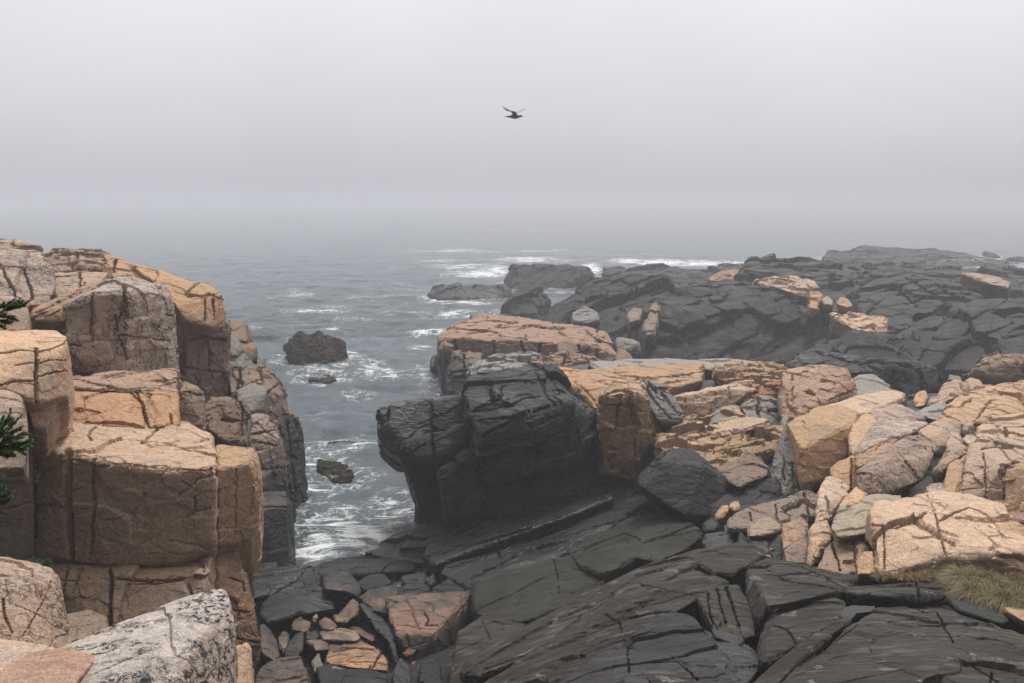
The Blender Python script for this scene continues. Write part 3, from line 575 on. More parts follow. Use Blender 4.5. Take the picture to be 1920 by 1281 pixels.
R('rock_ledge', 'ledge', 'smooth pale tan rock platform beside the sloping olive top', 'tan_granite',
  ['1052,716,24 1075,700,26 1108,690,28 1165,697,28 1230,688,29.5 1320,682,31 1318,712,26.5 1270,725,24.5 1240,735,23.4 1190,735,22.6 1150,735,22.4 1124,768,21.7 1112,765,21.8 1090,738,22.6'], 'smooth', t=2.5, s=1.2, amp=1.1,
  cracks=['1130,705 1180,712 1240,708 1320,698|3|.1', '1190,735 1230,722 1290,712|3|.08', '1075,715 1100,735 1122,760|2.5|.06', '1110,712 1150,722|2.5|.06'])
R('rock_ledge', 'ledge', 'block-fronted granite bench with a brown vertical face in the middle of the platform', 'tan_granite',
  ['1262,742,22.9 1285,735,23.2 1340,726,24 1372,724,24.4 1412,712,25.5 1420,730,24.4 1390,748,23.6 1350,775,22.9 1320,785,22.5 1284,788,22.4 1282,740,22.7 1345,728,23.2'], 'granite', t=2, s=.8, cracks=['1342,735 1345,770|3|.08', '1365,724 1370,750|3|.1', '1284,742 1286,785|2.5|.07'])
R('rock_ledge', 'ledge', 'crumbled crest of layered pale rock along the back of the platform', 'broken_granite',
  ['1335,700,27.5 1345,690,29 1400,680,31 1440,678,31.5 1480,690,30 1475,705,27 1462,722,25.5 1440,735,24.6 1400,738,24.4 1372,722,25'], 'frac', t=2.5, s=1.0,
  cracks=['1350,702 1400,695 1450,698|4|.15', '1370,715 1420,705 1462,708|4|.15'])
R('granite_boulder', 'boulder', 'rusty fractured blocks under the crumbled crest beside the square boulder', 'rust_granite',
  ['1372,728,24.6 1415,735,24.4 1450,722,24.8 1466,715,25 1466,750,24.2 1430,748,24 1385,760,23.6'], 'frac', t=1.5, cracks=['1380,740 1420,735|4|.15'])
R('rock_slab', 'slab', 'smooth tan tongue of rock on the back edge of the platform', 'orange_granite',
  ['1258,690,30 1275,683,31 1310,678,31.5 1322,684,31 1320,692,29.5 1260,698,28.6'], 'smooth', t=2)
R('rock_ledge', 'ledge', 'grey flat ledge behind the tan platform', 'grey_granite',
  ['1105,682,31 1180,672,34 1240,680,34 1330,676,35 1400,676,35 1480,683,34 1470,695,31 1230,692,31 1120,692,30'], 'slab', t=3, s=.8)
R('rock_ledge', 'ledge', 'broken stepped granite slope below the bench of the platform', 'broken_granite',
  ['1236,815,21 1262,795,21.8 1300,782,22.6 1370,765,23.2 1395,790,22 1380,815,20.8 1330,845,19.8 1300,870,19 1270,860,19.2 1240,842,19.8'], 'frac', t=2, s=.8,
  cracks=['1250,820 1300,800 1350,785|4|.14', '1245,838 1300,822 1365,808|4|.15', '1310,795 1318,820|3|.1'])
R('granite_boulder', 'boulder', 'narrow tilted grey block lying on the broken slope', 'grey_granite',
  ['1328,785,22.4 1345,765,23 1375,757,23.3 1388,762,23.2 1390,775,22.6 1345,795,21.8 1332,797,21.6'], 'granite', t=.8)
R('granite_boulder', 'boulder', 'grey-green angular blocks below the square boulder', 'grey_granite',
  ['1390,760,23.4 1425,742,24 1450,745,24 1462,760,23.8 1466,800,22.6 1440,805,22 1395,780,22.4'], 'frac', t=1.5, amp=.8, cracks=['1420,745 1425,790|3|.12', '1440,770 1464,775|4|.14'])
R('rock_slab', 'slab', 'long flat pinkish slab with a shadowed lip across the broken slope', 'broken_granite',
  ['1330,812,20.9 1350,788,21.8 1385,780,22.2 1445,785,22 1442,795,21.5 1390,812,20.6 1335,826,20 1325,820,20.3'], 'slab', t=.8, cracks=['1335,822 1390,808 1440,792|3|.1'])
R('rock_ledge', 'ledge', 'lower step of broken granite running behind the dark tilted cube', 'broken_granite',
  ['1300,855,19.6 1345,838,20.2 1400,815,20.8 1465,795,21.4 1478,805,21 1478,830,20 1450,850,19.2 1400,858,18.8 1380,875,18.4 1345,880,18.6 1310,870,19'], 'frac', t=1.8, s=.8,
  cracks=['1355,850 1400,835 1460,820|4|.14', '1340,860 1380,880|3|.1'])
R('granite_boulder', 'boulder', 'pointed brown boulder propped against the dark tilted cube', 'brown_granite',
  ['1342,882,18 1375,866,18.3 1406,845,18.7 1412,848,18.7 1444,880,18.2 1440,892,17.8 1412,902,17.4 1385,915,17.1 1370,908,17.2'], 'frac', t=.9, s=.1, amp=.35)
R('basalt_boulder', 'boulder', 'shadowed grey block below the pointed brown boulder', 'dark_basalt',
  ['1392,915,17.4 1435,895,17.8 1470,895,18 1475,935,17.4 1440,948,16.9 1400,952,16.8'], 'dark', t=1.2)
R('rock_pillar', 'pillar', 'upright fractured grey-tan rock left of the smooth pink boulder', 'grey_granite',
  ['1444,890,18.3 1458,830,19 1472,798,19.4 1490,815,18.7 1503,842,18.2 1501,925,17.5 1470,935,17.3 1450,915,17.7'], 'frac', t=1.2, s=.2, amp=.5, cracks=['1468,860 1470,900|4|.12', '1484,870 1488,920|3|.08'])
R('granite_boulder', 'boulder', 'squarish tan boulder standing highest on the platform', 'orange_granite',
  ['1464,710,23.6 1466,698,24 1480,690,24.4 1560,684,24.8 1592,688,24.8 1601,705,24.6 1603,725,24.3 1596,742,23.8 1560,752,23 1520,765,22.5 1490,790,22.1 1470,800,22 1463,760,22.8'], 'granite', t=1.8, s=.2, amp=1.6,
  cracks=['1550,750 1575,742 1600,735|3|.1', '1485,700 1488,760|3|.05'])
R('granite_boulder', 'boulder', 'small pale block wedged under the squarish boulder', 'grey_granite',
  ['1462,790,21.6 1475,770,22 1482,785,21.7 1475,805,21.2 1464,800,21.3'], 'granite', t=.5)
R('granite_boulder', 'boulder', 'large smooth pink boulder with a flat sunny top and dark rusty flank', 'pale_granite',
  ['1474,795,18.7 1490,780,19.3 1530,762,20.2 1575,758,20.4 1612,775,19.6 1606,790,19 1590,798,18.4 1592,850,18 1560,895,17.6 1530,905,17.3 1506,912,17.1 1502,842,17.5'], 'smooth', t=1.4, s=.6, amp=.7)
R('granite_boulder', 'boulder', 'long smooth tan block lying behind the large pink boulder', 'pale_granite',
  ['1545,762,20.8 1600,746,21.8 1658,735,22.6 1673,727,22.9 1682,733,22.8 1699,736,22.7 1697,750,22.2 1680,756,21.6 1620,775,20.4 1608,782,20'], 'smooth', t=1.4, s=.5, amp=.6)
R('rock_slab', 'slab', 'big dark angular slab with a rusty left end behind the platform', 'dark_basalt',
  ['1472,684,30 1496,672,31 1505,658,32 1530,655,32.5 1600,664,32 1652,674,31 1655,690,29.5 1640,700,29 1560,700,29 1500,695,29'], 'frac', t=3, s=.8, amp=.6, cracks=['1530,660 1590,678 1650,682|3|.12'])
R('rock_slab', 'slab', 'dark square-ended block at the sea end of the angular slab', 'green_basalt',
  ['1600,672,30.5 1652,674,30.5 1700,679,30.5 1757,688,30.2 1759,728,29.4 1725,738,28.6 1700,745,28 1660,738,28 1650,690,28.6 1675,688,28.4'], 'cliff', t=3, s=.4, amp=.7, cracks=['1725,690 1730,735|5|.25', '1678,690 1680,740|3|.1'])
R('basalt_boulder', 'boulder', 'speckled grey rounded rock between the squarish boulder and the dark slab', 'grey_granite',
  ['1598,712,26.5 1610,702,27 1640,704,27 1668,725,26.4 1672,738,25.8 1620,748,25 1598,745,25'], 'dark', t=1.5)
R('rock_slab', 'slab', 'low dark rock in the hollow below the dark square-ended block', 'dark_basalt',
  ['1690,752,24 1705,742,25 1760,738,26 1800,730,26.5 1800,745,25 1740,762,23.4 1700,765,23'], 'dark', t=1.5)
# ================================================================== BOULDERS ON THE RIGHT
R('granite_boulder', 'boulder', 'curved brown slab edge to the left of the black-stained boulders', 'pale_granite',
  ['1588,818,18 1596,800,18.5 1614,776,19.3 1630,774,19.3 1650,790,18.8 1640,802,18.2 1622,830,17.4 1602,855,16.9 1592,845,17.2'], 'smooth', t=1.2, amp=.6)
R('granite_boulder', 'boulder', 'humped tan boulder with a black-stained right end below the long smooth block', 'stained_granite',
  ['1626,772,19.8 1650,762,20.3 1685,755,20.6 1694,760,20.5 1734,780,20 1736,788,19.6 1690,795,19 1650,794,18.9 1632,785,19.2'], 'smooth', t=1.3, amp=.6)
R('granite_boulder', 'boulder', 'pale sloping boulder with a wide black lichen patch', 'stained_granite',
  ['1600,850,16.6 1622,815,17.4 1642,792,18.1 1655,785,18.4 1700,790,18.4 1745,792,18.4 1722,806,17.6 1700,815,17 1660,825,16.4 1630,838,16 1612,852,15.8'], 'smooth', t=1.3, s=.6, amp=.5)
R('rock_ledge', 'ledge', 'ribbed tan ledge squeezed between two sloping boulders', 'tan_granite',
  ['1602,858,15.8 1640,835,16.2 1666,824,16.6 1692,816,17 1672,842,15.9 1645,855,15.3 1612,878,14.9 1603,872,15.1'], 'frac', t=.8, amp=.4)
R('granite_boulder', 'boulder', 'brown upright block between the rusty flank and the grey-faced boulder', 'tan_granite',
  ['1555,880,15.8 1566,868,16.1 1580,862,16.2 1600,852,16.4 1612,860,16 1606,885,15.3 1604,918,14.9 1590,915,14.9 1560,900,15.2'], 'granite', t=1, s=.2, amp=.7, cracks=['1596,860 1598,912|3|.08'])
R('granite_boulder', 'boulder', 'large tan boulder with a smooth grey triangular face', 'stained_granite',
  ['1606,884,14.5 1625,866,15 1668,846,15.7 1700,815,16.8 1732,812,16.9 1748,825,16.6 1754,850,15.8 1735,882,15 1724,905,14.5 1690,915,14.1 1645,928,13.6 1612,925,13.7 1608,890,14.1 1632,888,13.9 1655,866,14.6'], 'smooth', t=1.3, s=.4, amp=.7,
  cracks=['1748,828 1735,818 1722,812|3|.05'])
R('granite_boulder', 'boulder', 'rounded tan boulder forming the upper end of the grey-faced boulder', 'tan_granite',
  ['1718,808,17.3 1750,790,18 1788,783,18.2 1802,793,18 1803,815,17.5 1785,830,16.9 1766,840,16.5 1752,850,16.2 1745,825,16.6'], 'smooth', t=1.3, s=.4, amp=.7)
R('granite_boulder', 'boulder', 'lumpy beige boulder on the right skyline against the dark slope', 'tan_granite',
  ['1738,762,22 1742,748,22.5 1760,730,23.3 1776,714,24 1792,706,24.4 1806,710,24.2 1815,725,23.6 1812,740,22.8 1780,748,22 1750,768,21.4'], 'granite', t=1.8, s=.5)
R('granite_boulder', 'boulder', 'small round beige boulder topping the right skyline', 'tan_granite',
  ['1808,712,24.6 1816,706,24.9 1836,711,24.8 1846,722,24.5 1840,732,23.8 1818,732,23.6'], 'smooth', t=1.5)
R('granite_boulder', 'boulder', 'two-humped small tan stone beside the low dark rock', 'tan_granite',
  ['1712,748,22.6 1720,732,23.2 1738,730,23.4 1742,745,22.8 1734,760,22 1714,764,21.8'], 'granite', t=1)
R('rock_slab', 'slab', 'pale blue-grey flat stone behind the lumpy beige boulder', 'grey_granite',
  ['1774,712,25.6 1780,702,26 1802,704,26 1806,712,25.6'], 'granite', t=1)
R('granite_boulder', 'boulder', 'big rounded ochre boulder with a white sloping shoulder at the right edge', 'pale_granite',
  ['1764,790,19.2 1774,764,20.2 1800,745,21.4 1840,724,22.8 1872,715,23.4 1905,716,23.4 1960,726,23.4 1960,775,21 1870,782,19.6 1830,795,18.9 1780,800,18.7 1858,742,21.6'], 'granite', t=2, s=.5, amp=1.3,
  cracks=['1765,775 1800,790|3|.08', '1828,790 1860,750|3|.06'])
R('rock_slab', 'slab', 'flat grey stones in the hollow left of the ochre boulder', 'grey_granite',
  ['1714,775,20.4 1740,762,21 1775,755,21.5 1778,775,20.4 1768,790,19.6 1745,785,19.8'], 'frac', t=1, amp=.4)
R('rock_slab', 'slab', 'pale layered slab at the right edge below the ochre boulder', 'pale_granite',
  ['1845,790,18.4 1870,778,19.2 1960,776,19.4 1960,800,17.8 1880,800,17.6'], 'slab', t=1)
R('granite_boulder', 'boulder', 'low row of rough tan blocks under the pale layered slab', 'tan_granite',
  ['1828,805,17.4 1848,792,18 1890,800,17.9 1960,805,17.6 1960,822,16.6 1880,822,16.4 1830,820,16.5'], 'granite', t=1, cracks=['1885,800 1888,820|3|.1'])
R('granite_boulder', 'boulder', 'small upright round stone beside the yellow-green tuft', 'stained_granite',
  ['1803,800,17.8 1808,788,18.2 1818,785,18.2 1828,796,18 1826,812,17.4 1806,814,17.3'], 'smooth', t=.6)
R('granite_boulder', 'boulder', 'tan stone filling the gap left of the layered cube', 'tan_granite',
  ['1773,828,15.9 1786,808,16.6 1800,815,16.6 1806,830,16 1795,842,15.4 1778,845,15.2'], 'granite', t=.8)
R('granite_boulder', 'boulder', 'low flat tan block behind the layered cube', 'pale_granite',
  ['1802,822,16.5 1815,812,17 1850,818,17 1850,830,16.3 1815,832,15.9'], 'granite', t=.8)
R('granite_boulder', 'boulder', 'dark-stained triangular boulder left of the layered cube', 'stained_granite',
  ['1748,885,14.2 1762,858,14.8 1778,838,15.3 1790,826,15.6 1816,836,15.4 1812,850,14.8 1778,862,14.2 1765,885,13.7'], 'granite', t=.9, amp=.7)
R('granite_boulder', 'boulder', 'smooth tan slanting block against the foot of the layered cube', 'pale_granite',
  ['1768,912,13.2 1778,872,14 1815,846,14.8 1822,860,14.4 1812,890,13.6 1795,925,12.8 1775,925,12.8'], 'smooth', t=.9, amp=.6)
R('granite_boulder', 'boulder', 'small curved brown rock in front of the slanting block', 'stained_granite',
  ['1734,912,13.2 1745,905,13.5 1775,905,13.5 1785,918,13.1 1775,928,12.7 1738,925,12.7'], 'smooth', t=.6)
R('granite_boulder', 'boulder', 'large layered granite cube with pale striped top at the right edge', 'tan_granite',
  ['1814,870,13.6 1818,832,14.6 1850,817,15.4 1960,822,15.8 1960,860,14.2 1886,872,13.2 1845,848,13.9 1882,875,12.9 1880,962,12.5 1825,945,12.6 1792,935,12.8 1800,905,13'], 'granite', t=1.6, s=.5, amp=.8,
  cracks=['1842,842 1860,838 1930,840|3|.06', '1850,818 1885,850 1900,870|2.5|.04', '1870,820 1930,865|2.5|.04', '1845,850 1850,940|2.5|.04', '1885,872 1883,960|4|.12'])
R('granite_boulder', 'boulder', 'smooth right-hand block split from the layered cube at the frame edge', 'pale_granite',
  ['1886,880,12.6 1930,866,13.2 1975,862,13.4 1975,975,12.2 1884,966,12'], 'granite', t=1.4, s=.3, amp=.6)
R('granite_boulder', 'boulder', 'tilted pale block standing left of the green-stained boulder', 'pale_granite',
  ['1532,922,14 1540,905,14.5 1552,893,14.8 1575,900,14.8 1594,912,14.6 1590,928,14 1560,938,13.6 1555,975,13 1528,985,12.7'], 'granite', t=.9, s=.2, amp=.6, cracks=['1550,930 1556,972|3|.06', '1578,915 1592,925|2.5|.05'])
R('granite_boulder', 'boulder', 'pale triangular wedge behind the green-stained boulder', 'pale_granite',
  ['1572,950,12.9 1590,925,13.6 1608,910,14 1626,925,13.7 1620,940,13 1590,950,12.6'], 'granite', t=.7)
R('rock_ledge', 'ledge', 'long brown jointed ridge running up behind the pebble pocket', 'brown_granite',
  ['1360,978,14.8 1372,964,15.2 1400,955,15.5 1450,940,16 1512,922,16.5 1530,930,16.2 1534,960,15 1510,985,14.2 1450,985,14.2 1400,992,14.1 1362,992,14.3'], 'granite', t=1.2, s=.5, amp=1.1,
  cracks=['1405,958 1412,985|3|.08', '1508,925 1520,975|4|.12', '1465,960 1490,968|3|.06', '1455,945 1458,985|3|.08'])
R('granite_boulder', 'boulder', 'brown angular block sitting in the pebble pocket', 'brown_granite',
  ['1402,990,13.8 1412,978,14.1 1440,965,14.5 1462,982,14.1 1466,992,13.8 1450,1000,13.4 1425,1005,13.3 1402,1005,13.3'], 'frac', t=.7, amp=.3)
R('granite_boulder', 'boulder', 'orange-brown cracked block below the jointed ridge', 'orange_granite',
  ['1464,985,13.7 1480,975,14 1505,968,14.1 1518,985,13.7 1512,1010,13.1 1490,1020,12.7 1468,1030,12.5'], 'frac', t=.8, amp=.4)
R('granite_boulder', 'boulder', 'cream rounded stone touching the right foot of the dark cube', 'tan_granite',
  ['1340,965,15.6 1352,948,16 1366,945,16.1 1368,955,15.8 1354,972,15.3 1342,974,15.3'], 'rubble', t=.4)
R('granite_boulder', 'boulder', 'cream faceted stone next to the cream rounded one', 'tan_granite',
  ['1366,952,15.9 1370,940,16.2 1386,938,16.3 1389,952,15.9 1380,958,15.6'], 'rubble', t=.4)
R('broken_rock', 'rock', 'black rock with a white splash in the pebble pocket', 'black_basalt',
  ['1316,1015,14.2 1322,1000,14.6 1350,995,14.7 1374,1002,14.4 1378,1022,13.9 1345,1032,13.5 1318,1025,13.9'], 'rubble', t=.7)
R('broken_rock', 'rock', 'dark stone behind the white-splashed black rock', 'dark_basalt',
  ['1316,985,15 1325,972,15.4 1345,970,15.4 1350,985,15 1340,996,14.7 1320,996,14.7'], 'rubble', t=.6)
R('broken_rock', 'rock', 'thin blue-grey blade of rock standing in the pebble pocket', 'dark_basalt',
  ['1382,1020,13.6 1386,992,14.2 1398,1005,13.9 1425,1045,13 1400,1045,12.9'], 'rubble', t=.3)
R('broken_rock', 'rock', 'dark streaked stone under the brown angular block', 'black_basalt',
  ['1402,1010,13.4 1415,1000,13.7 1440,1012,13.4 1448,1040,12.8 1420,1042,12.7'], 'rubble', t=.5)
R('broken_rock', 'rock', 'dark slanting slab between pebble pocket and tan slabs', 'dark_basalt',
  ['1436,1030,13 1460,1000,13.6 1480,1010,13.4 1478,1045,12.7 1450,1055,12.4'], 'rubble', t=.6)
R('granite_boulder', 'boulder', 'brown shadowed block behind the dark grey ridge crest', 'brown_granite',
  ['1468,1030,12.2 1490,1012,12.6 1515,1005,12.8 1518,1060,11.8 1475,1065,11.6'], 'frac', t=.8, amp=.4)
R('granite_boulder', 'boulder', 'green-stained rounded boulder beside the white boulder', 'green_granite',
  ['1556,965,12 1575,946,12.6 1640,926,13.6 1692,926,13.8 1690,945,13 1640,965,12 1634,1000,11.4 1572,1008,11.2 1558,990,11.5 1600,950,12.3'], 'smooth', t=1.3, s=.5, amp=.8, cracks=['1570,995 1620,990|2.5|.03'])
R('granite_boulder', 'boulder', 'splintered pale block left of the green-stained boulder', 'pale_granite',
  ['1517,990,12 1530,978,12.3 1552,972,12.4 1558,990,12.1 1560,1012,11.7 1535,1018,11.4 1515,1010,11.7 1520,1065,11 1512,1060,11.1'], 'frac', t=.9, s=.3, amp=.35)
R('granite_boulder', 'boulder', 'brown split blocks under the green-stained boulder', 'brown_granite',
  ['1545,1030,11.3 1560,1012,11.7 1632,998,11.8 1636,1065,10.8 1590,1078,10.5 1530,1070,10.8'], 'granite', t=1, s=.3, amp=1.2, cracks=['1558,1015 1575,1070|4|.12', '1600,1008 1605,1065|3|.08'])
R('granite_boulder', 'boulder', 'small tan block at the left foot of the white boulder', 'tan_granite',
  ['1606,1050,9.9 1618,1032,10.2 1638,1030,10.3 1640,1075,9.7 1608,1078,9.6'], 'granite', t=.6)
R('granite_boulder', 'boulder', 'big white-topped boulder with orange-brown broken front above the grass', 'pale_granite',
  ['1637,968,11.0 1645,950,11.5 1700,930,12.2 1760,924,12.6 1830,934,12.5 1880,950,12.0 1935,985,11.2 1960,1005,10.8 1960,1040,10.2 1900,1035,10.0 1850,1042,9.8 1780,1042,9.8 1740,1030,10.0 1680,1012,10.4 1672,1000,10.6 1640,985,10.8 1645,1080,9.9 1780,1092,9.8 1960,1085,9.9'], 'granite', t=1.2, s=.5, amp=1.0,
  cracks=['1638,985 1680,992 1720,970 1738,962|4|.07', '1755,965 1762,1000 1775,1040|3|.04', '1762,975 1790,960 1815,952|4|.08', '1815,950 1850,965 1870,985 1880,1010|3|.05', '1740,925 1752,960|2.5|.03', '1870,985 1920,990|3|.04', '1655,985 1660,1070|3|.05'])
R('granite_boulder', 'boulder', 'small pale block on the back corner of the white-topped boulder', 'pale_granite',
  ['1862,992,10.9 1880,978,11.2 1905,978,11.2 1928,990,11.1 1925,1008,10.8 1890,1012,10.6 1868,1004,10.7'], 'frac', t=.5, amp=.35)
R('rock_slab', 'slab', 'dark-stained brown rock at the right edge behind the white-topped boulder', 'rust_granite',
  ['1830,944,12.3 1870,938,12.6 1960,950,12.6 1960,985,11.6 1910,982,11.5 1860,966,11.8'], 'frac', t=.8, amp=.6)
# ================================================================== FOREGROUND DARK LEDGES
R('rock_slab', 'slab', 'greenish flat rock jammed between the great rusty wedge and the striped slab', 'slab_basalt',
  ['850,1225,11.2 858,1185,12 905,1155,12.7 950,1165,12.6 985,1172,12.3 970,1205,11.4 900,1235,10.7 870,1290,9.8 842,1285,10.2'], 'slab', t=1.2, amp=.5, s=.5, cracks=['905,1165 918,1200|2.5|.03'])
R('rock_slab', 'slab', 'long grey-green striped slab rising from the bottom centre to the ridge crest', 'slab_basalt',
  ['865,1265,9.8 880,1240,10.2 960,1185,11.1 1060,1125,11.9 1140,1092,12.3 1200,1062,12.8 1300,1030,13.2 1360,1020,13.3 1330,1045,12.4 1260,1080,11.4 1170,1130,10.3 1080,1190,9.4 1000,1230,9 900,1268,9'], 'slab', t=1.5, s=.9, amp=.7,
  cracks=['905,1255 960,1238 1045,1205|3|.05', '1040,1195 1120,1130 1190,1085 1250,1062|3|.05', '1140,1092 1135,1078|2.5|.04', '1190,1078 1240,1068|3|.06', '1060,1180 1150,1120|2.5|.03'])
R('rock_slab', 'slab', 'wide brownish-grey swelling slab parallel below the striped slab', 'slab_basalt',
  ['850,1310,7.9 960,1262,8.8 1045,1215,9.3 1140,1140,10.3 1220,1095,11.1 1300,1060,11.8 1340,1075,11.2 1372,1090,10.6 1330,1110,9.9 1260,1140,9.3 1180,1190,8.4 1100,1240,7.7 1020,1290,7.2 980,1330,6.7'], 'slab', t=1.5, s=.9, amp=.8,
  cracks=['1080,1190 1160,1155 1240,1110|2.5|.03', '1170,1110 1230,1102 1310,1118|2.3|.02', '1190,1130 1225,1125|4|.05', '1135,1150 1160,1165 1175,1200|2.5|.04', '1050,1235 1095,1230|4|.06'])
R('rock_ledge', 'ledge', 'domed crest plate at the top of the dark ridge', 'slab_basalt',
  ['1290,1045,12.6 1330,1030,13 1380,1018,13.3 1425,1020,13.3 1440,1038,12.8 1400,1062,11.6 1372,1078,11.1 1340,1075,11.1'], 'slab', t=1.2, s=.8, amp=.6)
R('rock_slab', 'slab', 'lichen-flecked dark slab at the bottom edge beneath the swelling slab', 'dark_basalt',
  ['1000,1330,6.4 1050,1280,7 1130,1225,7.8 1200,1180,8.5 1260,1152,9 1300,1160,8.7 1335,1190,8.1 1370,1230,7.5 1388,1262,7.1 1360,1340,6.1 1100,1345,6'], 'slab', t=1.2, s=.8, amp=1.0,
  cracks=['1175,1200 1180,1260 1182,1300|3|.05', '1150,1250 1260,1235 1340,1215|5|.09', '1180,1245 1270,1240 1310,1275|3|.06', '1010,1300 1100,1262 1170,1248|3|.04'])
R('rock_slab', 'slab', 'small triangular grey plate at the bottom edge under the flecked slab', 'slab_basalt',
  ['1205,1262,6.9 1250,1256,7 1300,1275,6.7 1330,1320,6.2 1260,1330,6'], 'slab', t=.5, amp=.4)
R('rock_slab', 'slab', 'black rock at the bottom edge left of the triangular plate', 'black_basalt',
  ['1170,1265,6.6 1205,1250,6.8 1215,1275,6.5 1240,1330,5.8 1150,1340,5.7'], 'slab', t=.5, amp=.4)
R('basalt_boulder', 'boulder', 'tilted block sliced into four strips in the hollow of the dark ledges', 'slab_basalt',
  ['1308,1122,9.4 1322,1108,9.8 1352,1098,10.2 1385,1096,10.3 1400,1120,9.8 1418,1165,9 1416,1192,8.6 1395,1198,8.4 1340,1180,8.5 1320,1148,8.9'], 'granite', t=.7, s=.3, amp=.5,
  cracks=['1326,1112 1330,1150 1345,1185|3.5|.10', '1345,1105 1355,1150 1362,1175|3.5|.10', '1362,1100 1380,1150 1388,1190|4|.12'])
R('basalt_boulder', 'boulder', 'black shadowed step below the sliced block', 'black_basalt',
  ['1330,1165,8.8 1385,1175,8.8 1395,1200,8.4 1390,1215,8.1 1340,1195,8.2'], 'dark', t=.7, s=.3, amp=.4)
R('rock_ledge', 'ledge', 'broad grey-brown ridge slab with a sharp vertical left end on the right foreground', 'slab_basalt',
  ['1397,1065,10.9 1410,1052,11.4 1435,1044,11.8 1500,1056,11.7 1570,1070,11.3 1640,1080,10.8 1590,1110,9.4 1560,1110,9.2 1500,1125,8.8 1440,1135,8.6 1428,1110,9.2 1424,1165,8.6 1408,1150,9.2 1398,1115,10'], 'slab', t=1.4, s=.6, amp=.7,
  cracks=['1430,1078 1470,1080 1530,1072|3|.04', '1500,1062 1560,1090 1590,1105|2.5|.04', '1395,1050 1415,1060|3|.06'])
R('rock_ledge', 'ledge', 'smooth dark hollow-backed continuation of the ridge slab towards the grass', 'slab_basalt',
  ['1560,1078,11.2 1640,1080,10.9 1700,1082,10.5 1765,1078,10.3 1785,1095,9.6 1790,1115,9 1720,1122,8.5 1650,1118,8.6 1590,1112,9'], 'slab', t=1.2, s=.6, amp=.8,
  cracks=['1717,1090 1725,1115|3|.04', '1640,1100 1700,1098 1770,1105|3|.05'])
R('basalt_boulder', 'boulder', 'brown-grey tilted block in front of the ridge slab left end', 'slab_basalt',
  ['1424,1190,8 1432,1165,8.5 1450,1150,8.8 1520,1125,9.2 1560,1118,9.3 1582,1130,9 1590,1150,8.4 1560,1168,7.9 1500,1205,7.3 1450,1235,6.9 1430,1245,6.8 1445,1172,8'], 'slab', t=1, s=.6, amp=.6,
  cracks=['1450,1172 1475,1180 1490,1205|3.5|.05'])
R('rock_slab', 'slab', 'narrow pale edge slab running diagonally from the bottom to the rain puddle', 'slab_basalt',
  ['1385,1300,5.9 1460,1235,6.6 1530,1185,7.4 1585,1155,8 1600,1160,7.9 1560,1190,7.2 1500,1235,6.4 1440,1300,5.7'], 'slab', t=.8, s=.5, amp=.4)
R('rock_slab', 'slab', 'black wet wall of the deep hollow at the bottom centre right', 'black_basalt',
  ['1290,1165,9 1340,1190,8.8 1400,1210,8.4 1440,1235,7.6 1400,1300,6.6 1370,1310,6.3 1330,1230,7.6'], 'dark', t=1)
R('rock_slab', 'slab', 'wide dark slab with pale round lichens filling the lower right foreground', 'slab_basalt',
  ['1420,1340,5.3 1500,1245,6.4 1560,1200,7.1 1606,1158,8 1640,1142,8.5 1720,1138,8.8 1790,1135,8.9 1850,1160,8.2 1915,1190,7.6 1990,1230,6.9 1990,1290,6 1870,1225,6.6 1800,1215,6.6 1740,1240,6.2 1690,1285,5.6 1640,1340,5'], 'slab', t=1.2, s=.9, amp=.8,
  cracks=['1758,1148 1772,1180 1788,1205|3|.04', '1640,1130 1700,1135 1740,1150|3|.04', '1500,1250 1560,1210 1610,1170|2.5|.03'])
R('rock_slab', 'slab', 'dark block beyond the deep diagonal fissure in the bottom right corner', 'slab_basalt',
  ['1700,1340,4.8 1720,1292,5.3 1760,1250,5.9 1800,1232,6.2 1870,1238,6.2 1990,1250,6.2 1990,1340,5'], 'slab', t=.9, s=.6, amp=.7, cracks=['1800,1235 1850,1265 1890,1300|3|.05', '1860,1262 1850,1300|3|.05'])
R('basalt_boulder', 'boulder', 'rounded dark knob just below the big grass tussock', 'dark_basalt',
  ['1770,1120,8.9 1778,1100,9.4 1800,1098,9.5 1850,1125,9 1900,1160,8.3 1880,1170,8 1800,1145,8.3'], 'smooth', t=.8, s=.5, amp=.5)
R('rock_slab', 'slab', 'narrow tan rock strip at the right edge under the big tussock', 'tan_granite',
  ['1878,1140,8.4 1890,1134,8.6 1980,1150,8.6 1980,1180,7.9 1920,1165,7.9'], 'granite', t=.6, amp=.5)
R('rock_slab', 'slab', 'dark earth-stained rock shelf under the grass tussocks', 'dark_basalt',
  ['1640,1078,11.4 1760,1072,11 1800,1078,10.2 1850,1100,9.6 1980,1120,9.4 1980,1155,8.6 1870,1140,8.6 1780,1105,9.2'], 'dark', t=1.2, s=.8)
# ================================================================== MIDDLE DISTANCE: ORANGE POINT
R('rock_ledge', 'ledge', 'big orange-topped granite point with vertical joints beyond the dark block', 'capped_granite',
  ['822,640,38 824,622,39 835,616,39.5 855,620,40 880,606,42 905,590,45 918,591,45 945,600,44 1000,604,43 1060,608,42 1100,612,41.5 1136,625,40.5 1152,645,39.5 1155,668,38.6 1140,690,38 1105,648,37.9 1050,640,37.9 1010,640,37.8 925,634,38 852,636,37.6 850,700,37.2 1000,695,37.2 1120,698,37.4 826,700,37.4'], 'smooth', t=5, s=.8, amp=1.8,
  cracks=['852,640 853,705|5|.5', '925,638 928,695|3|.3', '980,640 982,695|3|.35', '1012,645 1016,690|4|.5', '1052,648 1056,695|3|.3', '1085,645 1092,690|3|.25', '1118,655 1124,690|3|.25', '900,640 898,690|3|.2', '930,614 1000,611 1060,616|2.5|.12', '1100,620 1125,645|2.5|.12'])
